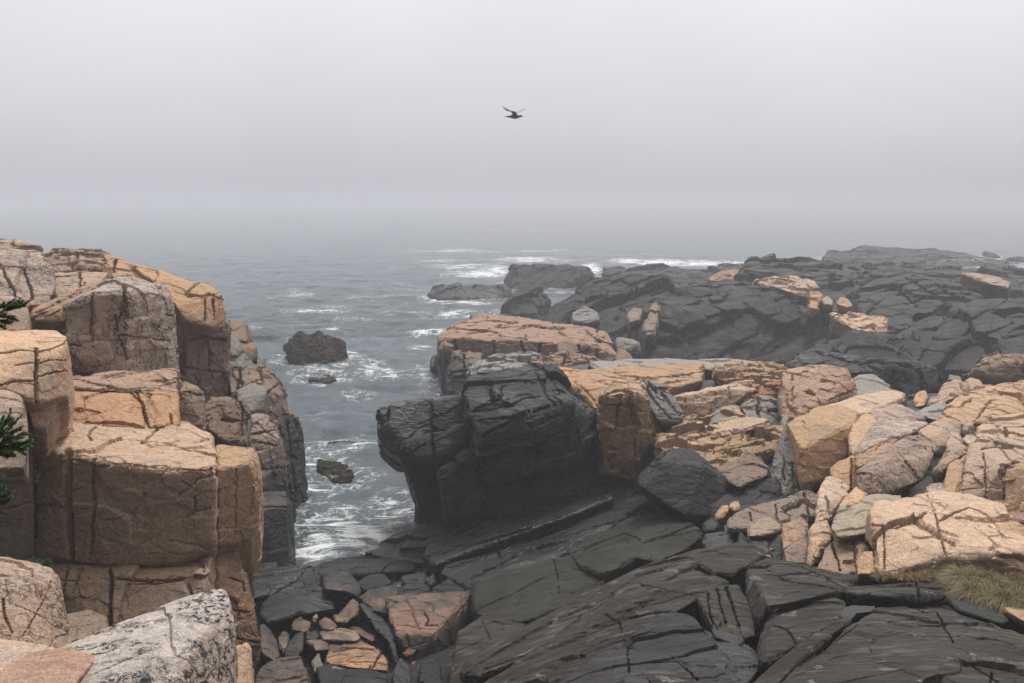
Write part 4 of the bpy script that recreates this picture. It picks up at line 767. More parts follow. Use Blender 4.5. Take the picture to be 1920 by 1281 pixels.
R('rock_pillar', 'pillar', 'tall dark rock buttress at the seaward corner of the orange point', 'brown_granite',
  ['821,655,36.9 828,640,37.3 852,650,37 855,700,36.6 850,742,36.6 828,748,36.8 826,700,36.8'], 'cliff', t=4, s=.3, amp=.8, cracks=['838,670 840,740|3|.25'])
R('rock_ledge', 'ledge', 'dark cliff foot of the orange point above the black blocks', 'brown_granite',
  ['838,700,35.2 850,658,36 880,655,36.2 905,660,36 898,690,34.8 880,742,34 842,742,34.4'], 'cliff', t=3, s=.3, amp=.9, cracks=['845,698 878,696|3|.25', '868,660 870,690|3|.2'])
R('rock_ledge', 'ledge', 'grey block standing at the back of the orange point against the surf', 'brown_granite',
  ['881,612,44.5 882,588,46 900,590,46 912,596,45.5 910,610,44.5'], 'cliff', t=2, amp=.6)
R('rock_ledge', 'ledge', 'pale flaky layered ledges in front of the orange point', 'grey_granite',
  ['878,690,33.4 895,676,34.2 925,665,35 960,668,35 1000,660,35.4 1025,668,35.2 1010,685,33.6 960,692,32.6 920,700,32 885,705,32'], 'frac', t=3, s=.8,
  cracks=['940,680 1000,672|3|.2', '985,685 1025,665|3|.2'])
R('rock_ledge', 'ledge', 'row of squat brown blocks at the near foot of the orange point', 'brown_granite',
  ['1000,688,33 1035,668,34.4 1080,660,35 1100,668,35 1150,680,35 1180,690,34 1100,692,32.6 1040,692,32'], 'frac', t=3, s=.8, amp=1.3, cracks=['1060,670 1055,690|3|.2', '1100,670 1102,690|3|.2'])
R('granite_boulder', 'boulder', 'brown cube-like block leaning on the front of the orange point', 'brown_granite',
  ['1044,650,36.2 1050,638,36.8 1068,635,37 1082,645,36.7 1084,662,36.2 1048,668,35.6'], 'granite', t=1.5, s=.4)
R('granite_boulder', 'boulder', 'flat-topped pale block at the landward end of the orange point', 'grey_granite',
  ['1153,640,39.5 1155,632,40 1190,636,40 1200,643,39.6 1202,665,39 1158,668,38.4 1195,645,39'], 'granite', t=2.5, s=.4)
R('granite_boulder', 'boulder', 'small grey-brown boulder below the flat-topped pale block', 'brown_granite',
  ['1150,672,36.6 1158,658,37.2 1170,655,37.4 1185,668,37 1190,684,36 1155,682,35.8'], 'granite', t=1.5)
R('rock_slab', 'slab', 'wet grey slab with a rain pool between orange point and tan platform', 'black_basalt',
  ['1030,694,31.6 1110,682,33 1180,684,34 1240,684,34 1180,694,31 1100,700,30 1050,702,29.6'], 'slab', t=2)
R('rock_ledge', 'ledge', 'narrow orange rim of rock behind the great dark block', 'orange_granite',
  ['965,692,28.4 1000,684,29.4 1040,686,29.4 1110,694,28.6 1100,706,26.4 1060,718,24.6 1030,705,25.4 990,700,27'], 'granite', t=1.5)
R('rock_ledge', 'ledge', 'black low rock behind the overhanging block at the water', 'black_basalt',
  ['808,748,26 835,742,26.5 868,738,26.6 880,742,26.4 860,755,25.4 812,760,25.2'], 'dark', t=2)
R('rock_pillar', 'sea rock', 'small dark rock in the water left of the orange point', 'black_basalt',
  ['805,680,41.5 808,668,42 818,664,42.4 826,668,42.4 826,688,41.5 808,690,41.2'], 'dark', t=1.5)
# ================================================================== FAR SHORE
FK = dict(style='far', vk=1.15)
def F(name, cat, label, pcs, mat='far_rock', **k):
    kk = dict(FK); kk.update(k); return R(name, cat, label, mat, pcs, **kk)
F('sea_rock', 'sea rock', 'long low black rock reaching farthest into the surf', ['800,552,75.5 812,540,76 850,532,76 890,530,76 950,528,76.5 962,540,76.5 965,556,76 940,566,74.8 860,568,74 820,562,74.6'], 'black_basalt', t=5, amp=.5)
F('sea_rock', 'sea rock', 'hump-ended rock behind the long low black rock', ['940,530,86 955,515,86.5 962,500,87 1000,497,87 1050,503,87 1080,497,87 1100,495,87 1112,502,87 1110,512,86 1060,542,83 960,547,82'], t=8, amp=.6)
F('sea_rock', 'sea rock', 'small squared rock in the breakers beyond the hump-ended rock', ['1124,515,90 1128,498,93 1160,495,94 1176,500,94 1180,515,90'], t=6, amp=.45)
F('sea_rock', 'sea rock', 'rounded dark rock at the water between the black rocks and the far slope', ['944,578,65 965,552,65.5 990,536,66 1020,538,66 1030,560,65.5 1010,590,62 960,590,62'], t=6, amp=.6)
F('sea_rock', 'sea rock', 'low dark reef joining the squared rock to the far shore', ['1150,516,86 1200,504,87 1270,500,87 1350,498,87 1400,500,87 1415,512,86 1400,530,80 1300,535,78 1180,540,76 1100,560,70'], t=10, amp=.7)
F('rock_ledge', 'ledge', 'seaward shoulder of the dark far slope with a rusty crest', ['1000,598,59 1020,575,60 1065,552,60 1120,535,60 1180,524,60 1240,526,57 1260,545,53 1250,600,47.5 1240,660,44 1180,698,42 1130,650,47 1060,620,53'], t=12, s=3)
F('rock_ledge', 'ledge', 'steep dark rock wall in the middle of the far slope', ['1180,700,42 1190,620,45 1225,560,50 1290,533,52 1360,524,53.5 1430,538,51 1470,556,49 1520,600,47 1540,660,44 1520,714,42 1300,716,41.5'], t=12, s=3)
F('rock_ledge', 'ledge', 'dark rock mass rising behind the steep wall to the far skyline', ['1360,540,55 1400,504,62 1420,492,66 1450,489,68 1500,490,68 1600,492,68 1640,506,62 1600,560,52 1550,620,46.5 1480,600,49'], t=12, s=3)
F('rock_ledge', 'ledge', 'grid-jointed grey sloping sheet on the right of the far shore', ['1600,550,-3.4 1640,530,-3.8 1690,518,-4 1740,522,-4 1800,540,-3.7 1840,560,-3.3 1800,580,-3 1720,590,-2.9 1660,545,-3.5', '1660,545,-3.4 1715,582,-2.9 1720,640,-2.2 1640,640,-2.2 1600,560,-3.2'], 'far_grey', t=10, s=2.5, amp=.45,
  cracks=['1660,545 1720,525 1760,520|2|.5', '1680,555 1745,535 1800,540|2|.5', '1700,570 1760,550 1820,552|2|.5', '1700,520 1760,560 1790,580|2|.4', '1740,522 1800,565|2|.4', '1670,532 1720,575|2|.4'])
F('rock_ledge', 'ledge', 'layered grey ridge along the top right of the far shore', ['1600,498,72 1680,494,74 1760,499,74 1850,503,73 1960,508,72 1960,590,52 1860,570,55 1760,530,62 1640,515,64'], 'far_grey', t=12, s=3, amp=.7)
F('rock_ledge', 'ledge', 'broad grey-brown back sloping down to the right edge of the far shore', ['1660,620,-2.4 1720,595,-3 1780,582,-3.2 1860,598,-3.2 1960,640,-2.8 1960,708,-1.8 1860,710,-1.2 1740,710,-.8 1680,700,-1 1668,650,-1.8'], 'far_grey', t=10, s=3, amp=.8)
F('rock_ledge', 'ledge', 'dark tumbled blocks at the foot of the far shore', ['1500,690,-1.2 1540,640,-2.1 1600,625,-2.6 1660,640,-2.4 1700,660,-2.1 1760,705,-1.3 1640,720,-.8 1520,717,-.6'], t=8, s=2, amp=.8)
F('rock_ledge', 'ledge', 'rounded stepped mound below the right end of the far ridge', ['1790,588,-3.2 1830,565,-3.7 1880,560,-3.9 1920,580,-3.7 1960,600,-3.5 1960,650,-2.6 1840,640,-2.6'], 'far_grey', t=8, amp=.6)
F('rock_ledge', 'ledge', 'dim red-brown outcrop behind the right skyline boulders', ['1800,705,-2.3 1850,672,-2.9 1900,660,-3.2 1980,662,-3.3 1980,718,-2.2 1860,722,-1.9'], 'brown_granite', t=5, s=1.5, amp=1.0, style='cliff', vk=1)
F('far_headland', 'headland', 'faint fog-veiled headland on the horizon at the right', ['1543,489,124 1552,473,140 1600,472,142 1602,490,124', '1590,488,124 1598,467,146 1620,464,150 1690,474,142 1720,474,142 1770,478,140 1800,473,142 1850,477,140 1895,490,128 1900,520,98 1700,520,98', '1890,486,124 2000,484,126 2000,524,97 1880,524,97'], 'far_grey', t=25, s=3, amp=.8)
# pale boulders on the far slope
FG = dict(style='granite', vk=.9)
R('granite_boulder', 'boulder', 'far pink-tan boulder on the crest of the dark slope near the reef', 'orange_granite', ['1325,522,61.6 1345,510,63.2 1375,503,64.0 1392,505,64.0 1400,518,62.4 1390,526,60.8 1335,528,60.8'], t=3, amp=2, **FG)
R('granite_boulder', 'boulder', 'far rounded tan outcrop beside the grey mass on the slope', 'tan_granite', ['1415,530,52.4 1450,522,54.0 1490,519,54.7 1525,526,54.0 1532,545,51.7 1515,556,50.2 1480,550,50.2 1440,538,50.9'], t=3, amp=3, **FG)
R('granite_boulder', 'boulder', 'far tan knob directly below the rounded tan outcrop', 'tan_granite', ['1515,560,47.4 1520,548,48.8 1535,543,49.6 1545,550,48.8 1535,580,45.9 1518,582,45.1'], t=2, amp=2, **FG)
R('granite_boulder', 'boulder', 'far white chips perched on the dark slope', 'pale_granite', ['1568,566,46.2 1575,556,47.4 1590,560,47.4 1600,572,46.2 1590,577,45.5 1572,572,45.7'], t=1, amp=1, **FG)
R('granite_boulder', 'boulder', 'far pale green-grey stone left of the white chips', 'green_granite', ['1540,560,47.4 1552,554,48.1 1562,562,47.4 1562,572,45.9 1545,570,45.9'], t=1, amp=1, **FG)
R('granite_boulder', 'boulder', 'bright tan triangular boulder hanging on the far dark slope', 'pale_granite', ['1553,587,42.9 1590,590,43.3 1640,590,43.3 1665,597,42.9 1662,612,41.7 1645,620,41.0 1628,628,40.2 1612,626,40.2 1600,610,41.3'], t=2.5, amp=2.5, **FG)
R('granite_boulder', 'boulder', 'brown shadowed block under the bright tan triangular boulder', 'rust_granite', ['1628,632,40.2 1640,612,41.7 1664,600,42.9 1665,640,40.2 1650,655,39.0 1625,655,39.0'], t=2.5, amp=2, **FG)
R('granite_boulder', 'boulder', 'far low tan rocks on the upper right ridge', 'stained_granite', ['1800,513,53.2 1830,510,53.8 1870,520,52.6 1895,530,50.4 1890,540,48.7 1850,532,50.4'], t=3, amp=1, **FG)
R('rock_pillar', 'pillar', 'leaning brown rock fin on the seaward dark slope', 'brown_granite', ['1205,610,42.4 1222,572,45.6 1228,567,46.4 1238,572,45.6 1236,590,44.0 1228,625,40.8 1210,630,40.4'], t=2.5, amp=2, **FG)
R('granite_boulder', 'boulder', 'rounded grey boulder low on the seaward dark slope', 'grey_granite', ['1072,592,50.7 1080,580,52.5 1095,576,52.9 1120,582,51.6 1125,600,49.0 1100,606,48.2 1075,602,49.0'], t=2.5, amp=2, **FG)
R('granite_boulder', 'boulder', 'dark fin-like block left of the leaning brown fin', 'brown_granite', ['1175,590,45.5 1185,576,47.1 1205,578,46.7 1200,600,44.3 1180,604,43.9'], t=2, amp=2, **FG)
# ================================================================== ROCKS IN THE WATER
R('kelp_rock', 'sea rock', 'large kelp-covered rock alone in the middle of the cove', 'kelp',
  ['538,648,44.5 545,632,46 560,626,46.6 600,622,47 625,630,46.4 642,645,45 648,662,44 640,680,43 610,690,42.6 575,690,42.6 552,680,43 540,665,44'], 'kelp', t=1.5, s=.6)
R('kelp_rock', 'sea rock', 'awash weedy rock just in front of the large kelp-covered rock', 'kelp',
  ['572,706,41 585,702,41.3 612,703,41.2 634,712,40 615,717,39.5 582,714,39.8'], 'kelp', t=.5, s=.3, amp=.5)
R('kelp_rock', 'sea rock', 'thin strip of floating kelp in the mouth of the gully', 'kelp',
  ['612,832,29.1 620,827,29.4 650,826,29.4 674,831,29.1 664,836,28.8 622,837,28.8'], 'kelp', t=.2, s=.3, amp=.4)
R('kelp_rock', 'sea rock', 'shaggy brown kelp mound nearest the gully foam', 'kelp',
  ['592,870,26.3 598,861,26.7 625,862,26.6 655,875,25.9 662,892,25.0 650,905,24.5 625,903,24.6 605,888,25.4'], 'kelp', t=.3, s=.5, amp=.5)
print('rock vertices', sum(len(a) for a in ALLV), len(ROCKS), flush=True)
# ================================================================== GROUND (one rough sheet under everything)
rnd = random.Random(11)
def mesh_obj(name, verts, faces, mat, smooth=True):
    me = bpy.data.meshes.new(name); me.from_pydata(verts, [], faces); me.materials.append(MAT[mat])
    if smooth: me.polygons.foreach_set('use_smooth', np.ones(len(me.polygons), bool))
    me.update(); o = bpy.data.objects.new(name, me); COL.objects.link(o); return o
def grid_obj(name, X, Y, Z, mat):
    n, m = X.shape; co = np.stack([X, Y, Z], -1).reshape(-1, 3)
    i = np.arange(n * m).reshape(n, m)
    f = np.stack([i[:-1, :-1], i[:-1, 1:], i[1:, 1:], i[1:, :-1]], -1).reshape(-1, 4)
    me = bpy.data.meshes.new(name); me.vertices.add(n * m); me.vertices.foreach_set('co', co.ravel())
    me.loops.add(f.size); me.loops.foreach_set('vertex_index', f.ravel().astype(np.int32))
    me.polygons.add(len(f)); me.polygons.foreach_set('loop_start', np.arange(0, f.size, 4, dtype=np.int32))
    me.polygons.foreach_set('loop_total', np.full(len(f), 4, np.int32))
    me.polygons.foreach_set('use_smooth', np.ones(len(f), bool)); me.materials.append(MAT[mat]); me.update(calc_edges=True); me.validate()
    o = bpy.data.objects.new(name, me); COL.objects.link(o); return o
G = 0.25; X0, X1, Y0, Y1 = -60, 90, -12, 150
nx, ny = int((X1 - X0) / G), int((Y1 - Y0) / G)
AV = np.concatenate(ALLV); top = np.full((ny, nx), -9.0)
ix = np.clip(((AV[:, 0] - X0) / G).astype(int), 0, nx - 1); iy = np.clip(((AV[:, 1] - Y0) / G).astype(int), 0, ny - 1)
np.maximum.at(top.reshape(-1), iy * nx + ix, AV[:, 2])
def mx(a, f):
    b = a.copy()
    for s, ax in ((1, 0), (-1, 0), (1, 1), (-1, 1)): b = f(b, np.roll(a, s, ax))
    return b
t2 = top.copy()
for _ in range(2): t2 = mx(t2, np.maximum)
for _ in range(7): t2 = mx(t2, np.minimum)
xs = X0 + G * (np.arange(nx) + .5); ys = Y0 + G * (np.arange(ny) + .5)
XX, YY = np.meshgrid(xs, ys)
pts = np.stack([XX.ravel(), YY.ravel(), np.zeros(nx * ny)], 1)
nz = fbm(pts * .45, 5, 3).reshape(XX.shape)
base = np.full(XX.shape, -2.6)
near = np.minimum(6.9 - .50 * np.maximum(YY, 0), 6.9)
base = np.where(YY < 17, np.maximum(base, near), base)
lf = np.clip((-XX - .40 * YY - .6) / 2.0, 0, 1); lf = lf * np.clip((28 - YY) / 3, 0, 1)
base = np.maximum(base, -2.6 + lf * 4.7)
gf = np.clip((5 - np.abs(XX + 1.5)) / 1.0, 0, 1) * np.clip((YY - 10) / 1.5, 0, 1) * np.clip((18.5 - YY) / .6, 0, 1)
base = np.maximum(base, -2.6 + gf * (4.0 - (YY - 12) * .25))
rt = np.clip((XX - .22 * YY - 1.5) / 3.0, 0, 1) * np.clip((34 - YY) / 4, 0, 1)
base = np.maximum(base, -2.6 + rt * (3.9 + np.clip((16 - YY) / 10, 0, 1) * 1.5))
fr = np.clip((XX - .26 * YY) / 8.0, 0, 1) * np.clip((YY - 42) / 6, 0, 1) * np.clip((96 - YY) / 10, 0, 1)
base = np.maximum(base, -2.6 + fr * 3.6)
f1_, f2_, hc_, of_ = cells(pts * np.array((.55, .55, 1)) + nz.ravel()[:, None] * .12, 77)
blk = (hc_[:, 0] * 1.1 + ((hc_[:, 1:3] - .5) * of_[:, :2]).sum(1) * 1.2 - .5 * np.clip(1 - (f2_ - f1_) / .12, 0, 1)).reshape(XX.shape)
er = np.clip((XX - .66 * YY - .2) / 1.0, 0, 1); el = np.clip((-XX - .66 * YY - .2) / 1.0, 0, 1)     # the shore goes on beyond both sides of the frame
base = np.maximum(base, np.where((YY > 1) & (YY < 38), -2.6 + er * (np.interp(YY, [1, 6, 10, 20, 32, 38], [8.0, 6.9, 6.6, 6.0, 4.6, 2.6]) + blk), -9))
base = np.maximum(base, np.where((YY > 40) & (YY < 78), -2.6 + er * (np.interp(YY, [40, 46, 70, 78], [1.5, 5.2, 5.6, 2.0]) + blk), -9))
base = np.maximum(base, np.where((YY > 1) & (YY < 29), -2.6 + el * (np.interp(YY, [1, 6, 12, 24, 29], [8.4, 7.8, 8.6, 8.6, 2.5]) + blk), -9))
GZ = np.maximum(base, t2 - .35) + nz * .12
GZ = np.where((np.abs(XX + 4.5) < 4.0) & (YY > 9.5) & (YY < 14.2), np.minimum(GZ, base + nz * .12), GZ)
GZ = np.maximum(GZ, -2.9)
def ground_z(x, y):
    a = min(max(int((x - X0) / G), 0), nx - 1); b = min(max(int((y - Y0) / G), 0), ny - 1); return float(GZ[b, a])
def top_z(x, y):
    a = min(max(int((x - X0) / G), 0), nx - 1); b = min(max(int((y - Y0) / G), 0), ny - 1); return float(top[b, a])
xs2 = np.concatenate([[-1480], xs, [1480]]); ys2 = np.concatenate([[-40], ys, [1590]])
XX2, YY2 = np.meshgrid(xs2, ys2); Z2 = np.full(XX2.shape, -2.7); Z2[1:-1, 1:-1] = GZ; Z2[0, :] = 4.5; Z2[0, 0] = Z2[0, -1] = -2.7
grd = grid_obj('ground', XX2, YY2, Z2, 'dark_basalt'); tag(grd, kind='structure')
# ================================================================== SEA
def watermat():
    n = N('water')
    att = n.new('ShaderNodeAttribute', attribute_name='foam'); mask = att.outputs['Fac']
    warp = n.noise(.9, 3, .5); wn_ = n.new('ShaderNodeTexNoise'); wn_.inputs['Scale'].default_value = .9; wn_.inputs['Detail'].default_value = 8
    wn_.inputs['Roughness'].default_value = .68
    n.link(n.pos, wn_.inputs['Vector'])
    sub = n.new('ShaderNodeVectorMath', operation='SUBTRACT'); n.link(wn_.outputs['Color'], sub.inputs[0]); sub.inputs[1].default_value = (.5, .5, .5)
    sc = n.new('ShaderNodeVectorMath', operation='SCALE'); n.link(sub.outputs[0], sc.inputs[0]); sc.inputs['Scale'].default_value = 2.2
    ad = n.new('ShaderNodeVectorMath', operation='ADD'); n.link(n.pos, ad.inputs[0]); n.link(sc.outputs[0], ad.inputs[1])
    v1 = n.vor(1.5, 'DISTANCE_TO_EDGE', ad.outputs[0]); v2 = n.vor(4.6, 'DISTANCE_TO_EDGE', ad.outputs[0])
    br = n.noise(2.2, 6, .75, .6)
    w1 = n.map(n.math('ADD', v1.outputs['Distance'], n.math('MULTIPLY', n.math('SUBTRACT', .62, br), .5)), .0, .11, 1, 0)
    w2 = n.map(n.math('ADD', v2.outputs['Distance'], n.math('MULTIPLY', n.math('SUBTRACT', .62, br), .8)), .0, .15, .85, 0)
    web = n.math('MAXIMUM', w1, w2)
    patch = n.noise(.55, 4, .6, .3)
    blot = n.map(n.math('ADD', n.noise(1.1, 7, .8, .8, n.mapping((0, 0, 0), (.55, 1.6, 1))), n.math('MULTIPLY', mask, .23)), .64, .74)
    webm = n.math('MULTIPLY', web, n.map(n.math('ADD', mask, n.math('MULTIPLY', n.math('SUBTRACT', patch, .5), 1.1)), .15, .55))
    foam = n.math('MAXIMUM', webm, n.math('MULTIPLY', blot, n.map(mask, .05, .5)))
    # sparse streaky foam on the open water
    far = n.map(n.noise(.10, 7, .70, .6, n.mapping((0, 0, 8), (.8, 2.6, 1))), .60, .74)
    foam = n.math('MAXIMUM', foam, n.math('MULTIPLY', far, .35), clamp=True)
    col = n.mix(n.map(n.noise(.08, 4, .6), .35, .65), (.036, .056, .068), (.056, .080, .093))
    col = n.mix(n.map(mask, .1, .9), col, (.060, .082, .088))
    col = n.mix(foam, col, (.80, .83, .85))
    n.link(col, n.b.inputs['Base Color'])
    n.put(n.map(foam, 0, .6, .16, .65), n.b.inputs['Roughness']); n.b.inputs['IOR'].default_value = 1.33
    mp = n.mapping((0, 0, 12), (.45, 1.0, 1))
    b1 = n.bump(n.noise(.9, 5, .6, .4, mp), .55, .30)
    b2 = n.bump(n.noise(4.2, 6, .68, .5, n.mapping((0, 0, -10), (.6, 1.0, 1))), .55, .07, b1)
    b3 = n.bump(foam, .5, .03, b2)
    n.link(b3, n.b.inputs['Normal']); MAT['water'] = n.m
watermat()
pys = np.concatenate([np.linspace(1500, 640, 330), np.linspace(640, 392, 330)[1:]])
th = PITCH + np.arctan((pys - 640.5) / FPX); dd = CAM_H / np.tan(th); dd = np.append(dd, [1000, 1300, 1580])
uu = np.linspace(-1, 1, 560)
WX = dd[:, None] * (uu[None, :] * .80) + 10 * uu[None, :]; WY = np.repeat(dd[:, None], 560, 1)
wp = np.stack([WX.ravel(), WY.ravel(), np.zeros(WX.size)], 1)
fade = np.clip(1.3 - wp[:, 1] / 160, 0, 1); calm = np.clip((wp[:, 1] - 14) / 25, .45, 1)
sw = np.array((.22, .5, 1.0)); chop = np.array((.55, 1.25, 1))
z = .26 * fbm(wp * sw, 2, 21) + .11 * (1 - 2 * np.abs(fbm(wp * chop, 3, 31))) * 1.0 + .035 * fbm(wp * 2.6, 2, 41)
z = z * fade * calm
FOAM = [  # px, py, rx, ry, strength: where the photograph shows white water
 (690, 1010, 110, 45, .95), (640, 960, 70, 30, .75), (745, 965, 55, 30, .8), (600, 1025, 50, 35, .95), (590, 930, 40, 25, .65), (730, 925, 50, 18, .45), (780, 975, 30, 25, .9),
 (680, 885, 40, 12, .35), (670, 745, 38, 8, .6), (725, 702, 55, 10, .8), (700, 688, 40, 6, .7), (790, 627, 50, 4, .95), (770, 585, 60, 7, .6), (790, 600, 40, 5, .6), (570, 585, 75, 5, .75), (620, 575, 40, 5, .6),
 (470, 616, 40, 5, .7), (560, 612, 60, 4, .4), (615, 620, 30, 5, .9), (700, 640, 50, 5, .5), (560, 550, 45, 9, .55), (790, 655, 30, 5, .6), (700, 560, 70, 5, .35), (660, 600, 40, 4, .5),
 (905, 515, 60, 9, 1.0), (930, 508, 45, 8, 1.0), (870, 500, 80, 8, .7), (990, 487, 90, 5, .8), (860, 470, 110, 5, .55), (1000, 470, 90, 4, .5), (1115, 505, 14, 8, 1.2), (1110, 500, 20, 9, 1.1), (1240, 493, 60, 6, 1.2), (1320, 494, 70, 6, 1.2), (1390, 495, 40, 5, 1.2), (1180, 490, 50, 6, .9), (1440, 488, 60, 5, .7),
 (830, 565, 50, 5, .8), (880, 570, 60, 5, .8), (970, 575, 30, 5, .9), (960, 590, 40, 5, .9), (860, 590, 50, 7, .6), (815, 560, 25, 8, .9), (1010, 430, 200, 8, .25), (760, 540, 60, 5, .4), (830, 490, 60, 6, .5), (820, 680, 12, 10, .6)]
fpx, fpy = project(wp); fm = np.zeros(len(wp))
for (a, b, c, d_, s_) in FOAM:
    fm = np.maximum(fm, s_ * np.exp(-(((fpx - a) / c) ** 2 + ((fpy - b) / d_) ** 2)))
fm = fm + np.where(fm > .02, .25 * fbm(wp * .35, 3, 51), 0)
# surf hugging the rocks
ring = np.where(top > -.15, 1.0, 0.0)
rb = ring.copy()
for _ in range(4): rb = mx(rb, np.maximum)
for _ in range(3): rb = (rb + np.roll(rb, 1, 0) + np.roll(rb, -1, 0) + np.roll(rb, 1, 1) + np.roll(rb, -1, 1)) / 5
jx = np.clip(((wp[:, 0] - X0) / G).astype(int), 0, nx - 1); jy = np.clip(((wp[:, 1] - Y0) / G).astype(int), 0, ny - 1)
inside = (wp[:, 0] > X0) & (wp[:, 0] < X1) & (wp[:, 1] < Y1)
fm = np.maximum(fm, np.where(inside, rb[jy, jx] * .5, 0))
fm = np.clip(fm, 0, 1)
sea = grid_obj('water', WX, WY, z.reshape(WX.shape), 'water'); tag(sea, kind='structure')
at = sea.data.attributes.new('foam', 'FLOAT', 'POINT'); at.data.foreach_set('value', fm.astype(np.float32))
# ================================================================== HAZE
def hazemat():
    m = bpy.data.materials.new('haze'); m.use_nodes = True; t = m.node_tree; t.nodes.clear()
    o = t.nodes.new('ShaderNodeOutputMaterial'); v = t.nodes.new('ShaderNodeVolumePrincipled')
    v.inputs['Color'].default_value = (.835, .855, .91, 1); v.inputs['Density'].default_value = .0029
    v.inputs['Anisotropy'].default_value = 0.0
    t.links.new(v.outputs[0], o.inputs['Volume']); MAT['haze'] = m
hazemat()
if True:
    x0, x1, y0, y1, z0, z1 = -1500, 1500, -60, 1600, -4.2, 16.0
    hz = mesh_obj('haze', [(x0, y0, z0), (x1, y0, z0), (x1, y1, z0), (x0, y1, z0), (x0, y0, z1), (x1, y0, z1), (x1, y1, z1), (x0, y1, z1)],
                  [(0, 3, 2, 1), (4, 5, 6, 7), (0, 1, 5, 4), (1, 2, 6, 5), (2, 3, 7, 6), (3, 0, 4, 7)], 'haze', False)
    tag(hz, kind='stuff')
# ================================================================== SMALL STONES
def stone_mesh(k, mat):
    r = random.Random(k); bm = bmesh.new()
    hull_bm(bm, [Vector((r.uniform(-1, 1), r.uniform(-.75, .75), r.uniform(-.45, .45))) for _ in range(11)])
    bmesh.ops.bevel(bm, geom=bm.edges[:] , offset=.06, segments=1, affect='EDGES')
    bmesh.ops.triangulate(bm, faces=bm.faces[:])
    bmesh.ops.subdivide_edges(bm, edges=bm.edges[:], cuts=2, use_grid_fill=True)
    me = bpy.data.meshes.new('loose_stone'); bm.to_mesh(me); bm.free()
    co = np.empty(len(me.vertices) * 3); me.vertices.foreach_get('co', co); co = co.reshape(-1, 3)
    co = co * (1 + .05 * fbm(co * 2.2 + k, 3, 3))[:, None]; me.vertices.foreach_set('co', co.ravel()); me.materials.append(MAT[mat]); me.update(); return me
SM = [stone_mesh(k, m) for k, m in enumerate(['rust_granite', 'brown_granite', 'dark_basalt', 'orange_granite', 'grey_granite', 'brown_granite', 'black_basalt', 'dark_basalt', 'rust_granite', 'grey_granite', 'brown_granite', 'black_basalt'])]
def scatter(n, poly, s0, s1, label, group):
    for _ in range(n):
        (xa, ya, xb, yb, da, db) = poly
        px, py = rnd.uniform(xa, xb), rnd.uniform(ya, yb); f = (py - ya) / (yb - ya); d = da + (db - da) * f
        p = P(px, py, d); s = s0 + (s1 - s0) * rnd.random() ** 2
        o = bpy.data.objects.new('loose_stone', SM[rnd.randrange(len(SM))]); COL.objects.link(o)
        z_ = ground_z(p.x, p.y)
        o.location = (p.x, p.y, max(z_ + s * .2, p.z if abs(p.z - z_) < .5 else z_)); o.scale = (s, s * rnd.uniform(.7, 1), s * rnd.uniform(.7, 1.1))
        o.rotation_euler = (rnd.uniform(-.5, .5), rnd.uniform(-.5, .5), rnd.uniform(0, 6.28)); tag(o, label, 'stone', group)
scatter(36, (560, 1120, 790, 1270, 15.0, 11.4), .05, .20, 'small loose stone filling a gap in the rubble on the gully floor', 'small stones among the gully rubble')
scatter(26, (1310, 965, 1500, 1050, 15.2, 12.4), .05, .17, 'small loose stone in the pebble pocket right of the dark tilted cube', 'pebbles in the pocket beside the dark cube')
# ================================================================== GRASS
def grassmat():
    n = N('grass'); at_ = n.new('ShaderNodeAttribute', attribute_name='tint')
    c = n.new('ShaderNodeValToRGB'); n.link(at_.outputs['Fac'], c.inputs[0])
    c.color_ramp.elements[0].color = (.045, .058, .012, 1); c.color_ramp.elements[1].color = (.34, .20, .07, 1)
    e_ = c.color_ramp.elements.new(.5); e_.color = (.125, .110, .028, 1)
    n.link(c.outputs[0], n.b.inputs['Base Color']); n.b.inputs['Roughness'].default_value = .6; MAT['grass'] = n.m
    n = N('needles'); at_ = n.new('ShaderNodeAttribute', attribute_name='tint')
    n.link(n.mix(at_.outputs['Fac'], (.04, .085, .025), (.12, .18, .05)), n.b.inputs['Base Color']); n.b.inputs['Roughness'].default_value = .5; MAT['needles'] = n.m
    n = N('bark'); n.b.inputs['Base Color'].default_value = (.07, .05, .035, 1); n.link(n.bump(n.noise(40, 4), .6, .01), n.b.inputs['Normal']); MAT['bark'] = n.m
grassmat()
def blades(name, spots, n, L, wdt, droop, tint, label=None, kind='stuff', cat=None, mat='grass'):
    V, F_, T = [], [], []
    for _ in range(n):
        c = spots[rnd.randrange(len(spots))]; r = c[1]
        a = rnd.uniform(0, 6.28); q = r * rnd.random() ** .6
        p = Vector((c[0].x + math.cos(a) * q, c[0].y + math.sin(a) * q, c[0].z - .02))
        lean = Vector((math.cos(a), math.sin(a), 0)) * rnd.uniform(.15, .9) + Vector(droop) * rnd.uniform(.3, 1.2)
        l = L * rnd.uniform(.45, 1.15); sd_ = Vector((-math.sin(a + rnd.uniform(-1, 1)), math.cos(a), 0)).normalized() * wdt * rnd.uniform(.6, 1.2)
        tt = min(1, max(0, rnd.gauss(tint, .25))); i0 = len(V)
        for k in range(5):
            f = k / 4; g = p + Vector((0, 0, 1)) * l * (f - .42 * f * f * (1 + lean.length * .6)) + lean * l * f * f * .75
            ww = sd_ * (1 - f * .92); V.append(g - ww); V.append(g + ww); T += [tt, tt]
        for k in range(4):
            F_.append((i0 + 2 * k, i0 + 2 * k + 1, i0 + 2 * k + 3, i0 + 2 * k + 2))
    o = mesh_obj(name, V, F_, mat); t_ = o.data.attributes.new('tint', 'FLOAT', 'POINT'); t_.data.foreach_set('value', T)
    tag(o, label, cat, None, kind); return o
DR = (-.5, -.35, -.1)
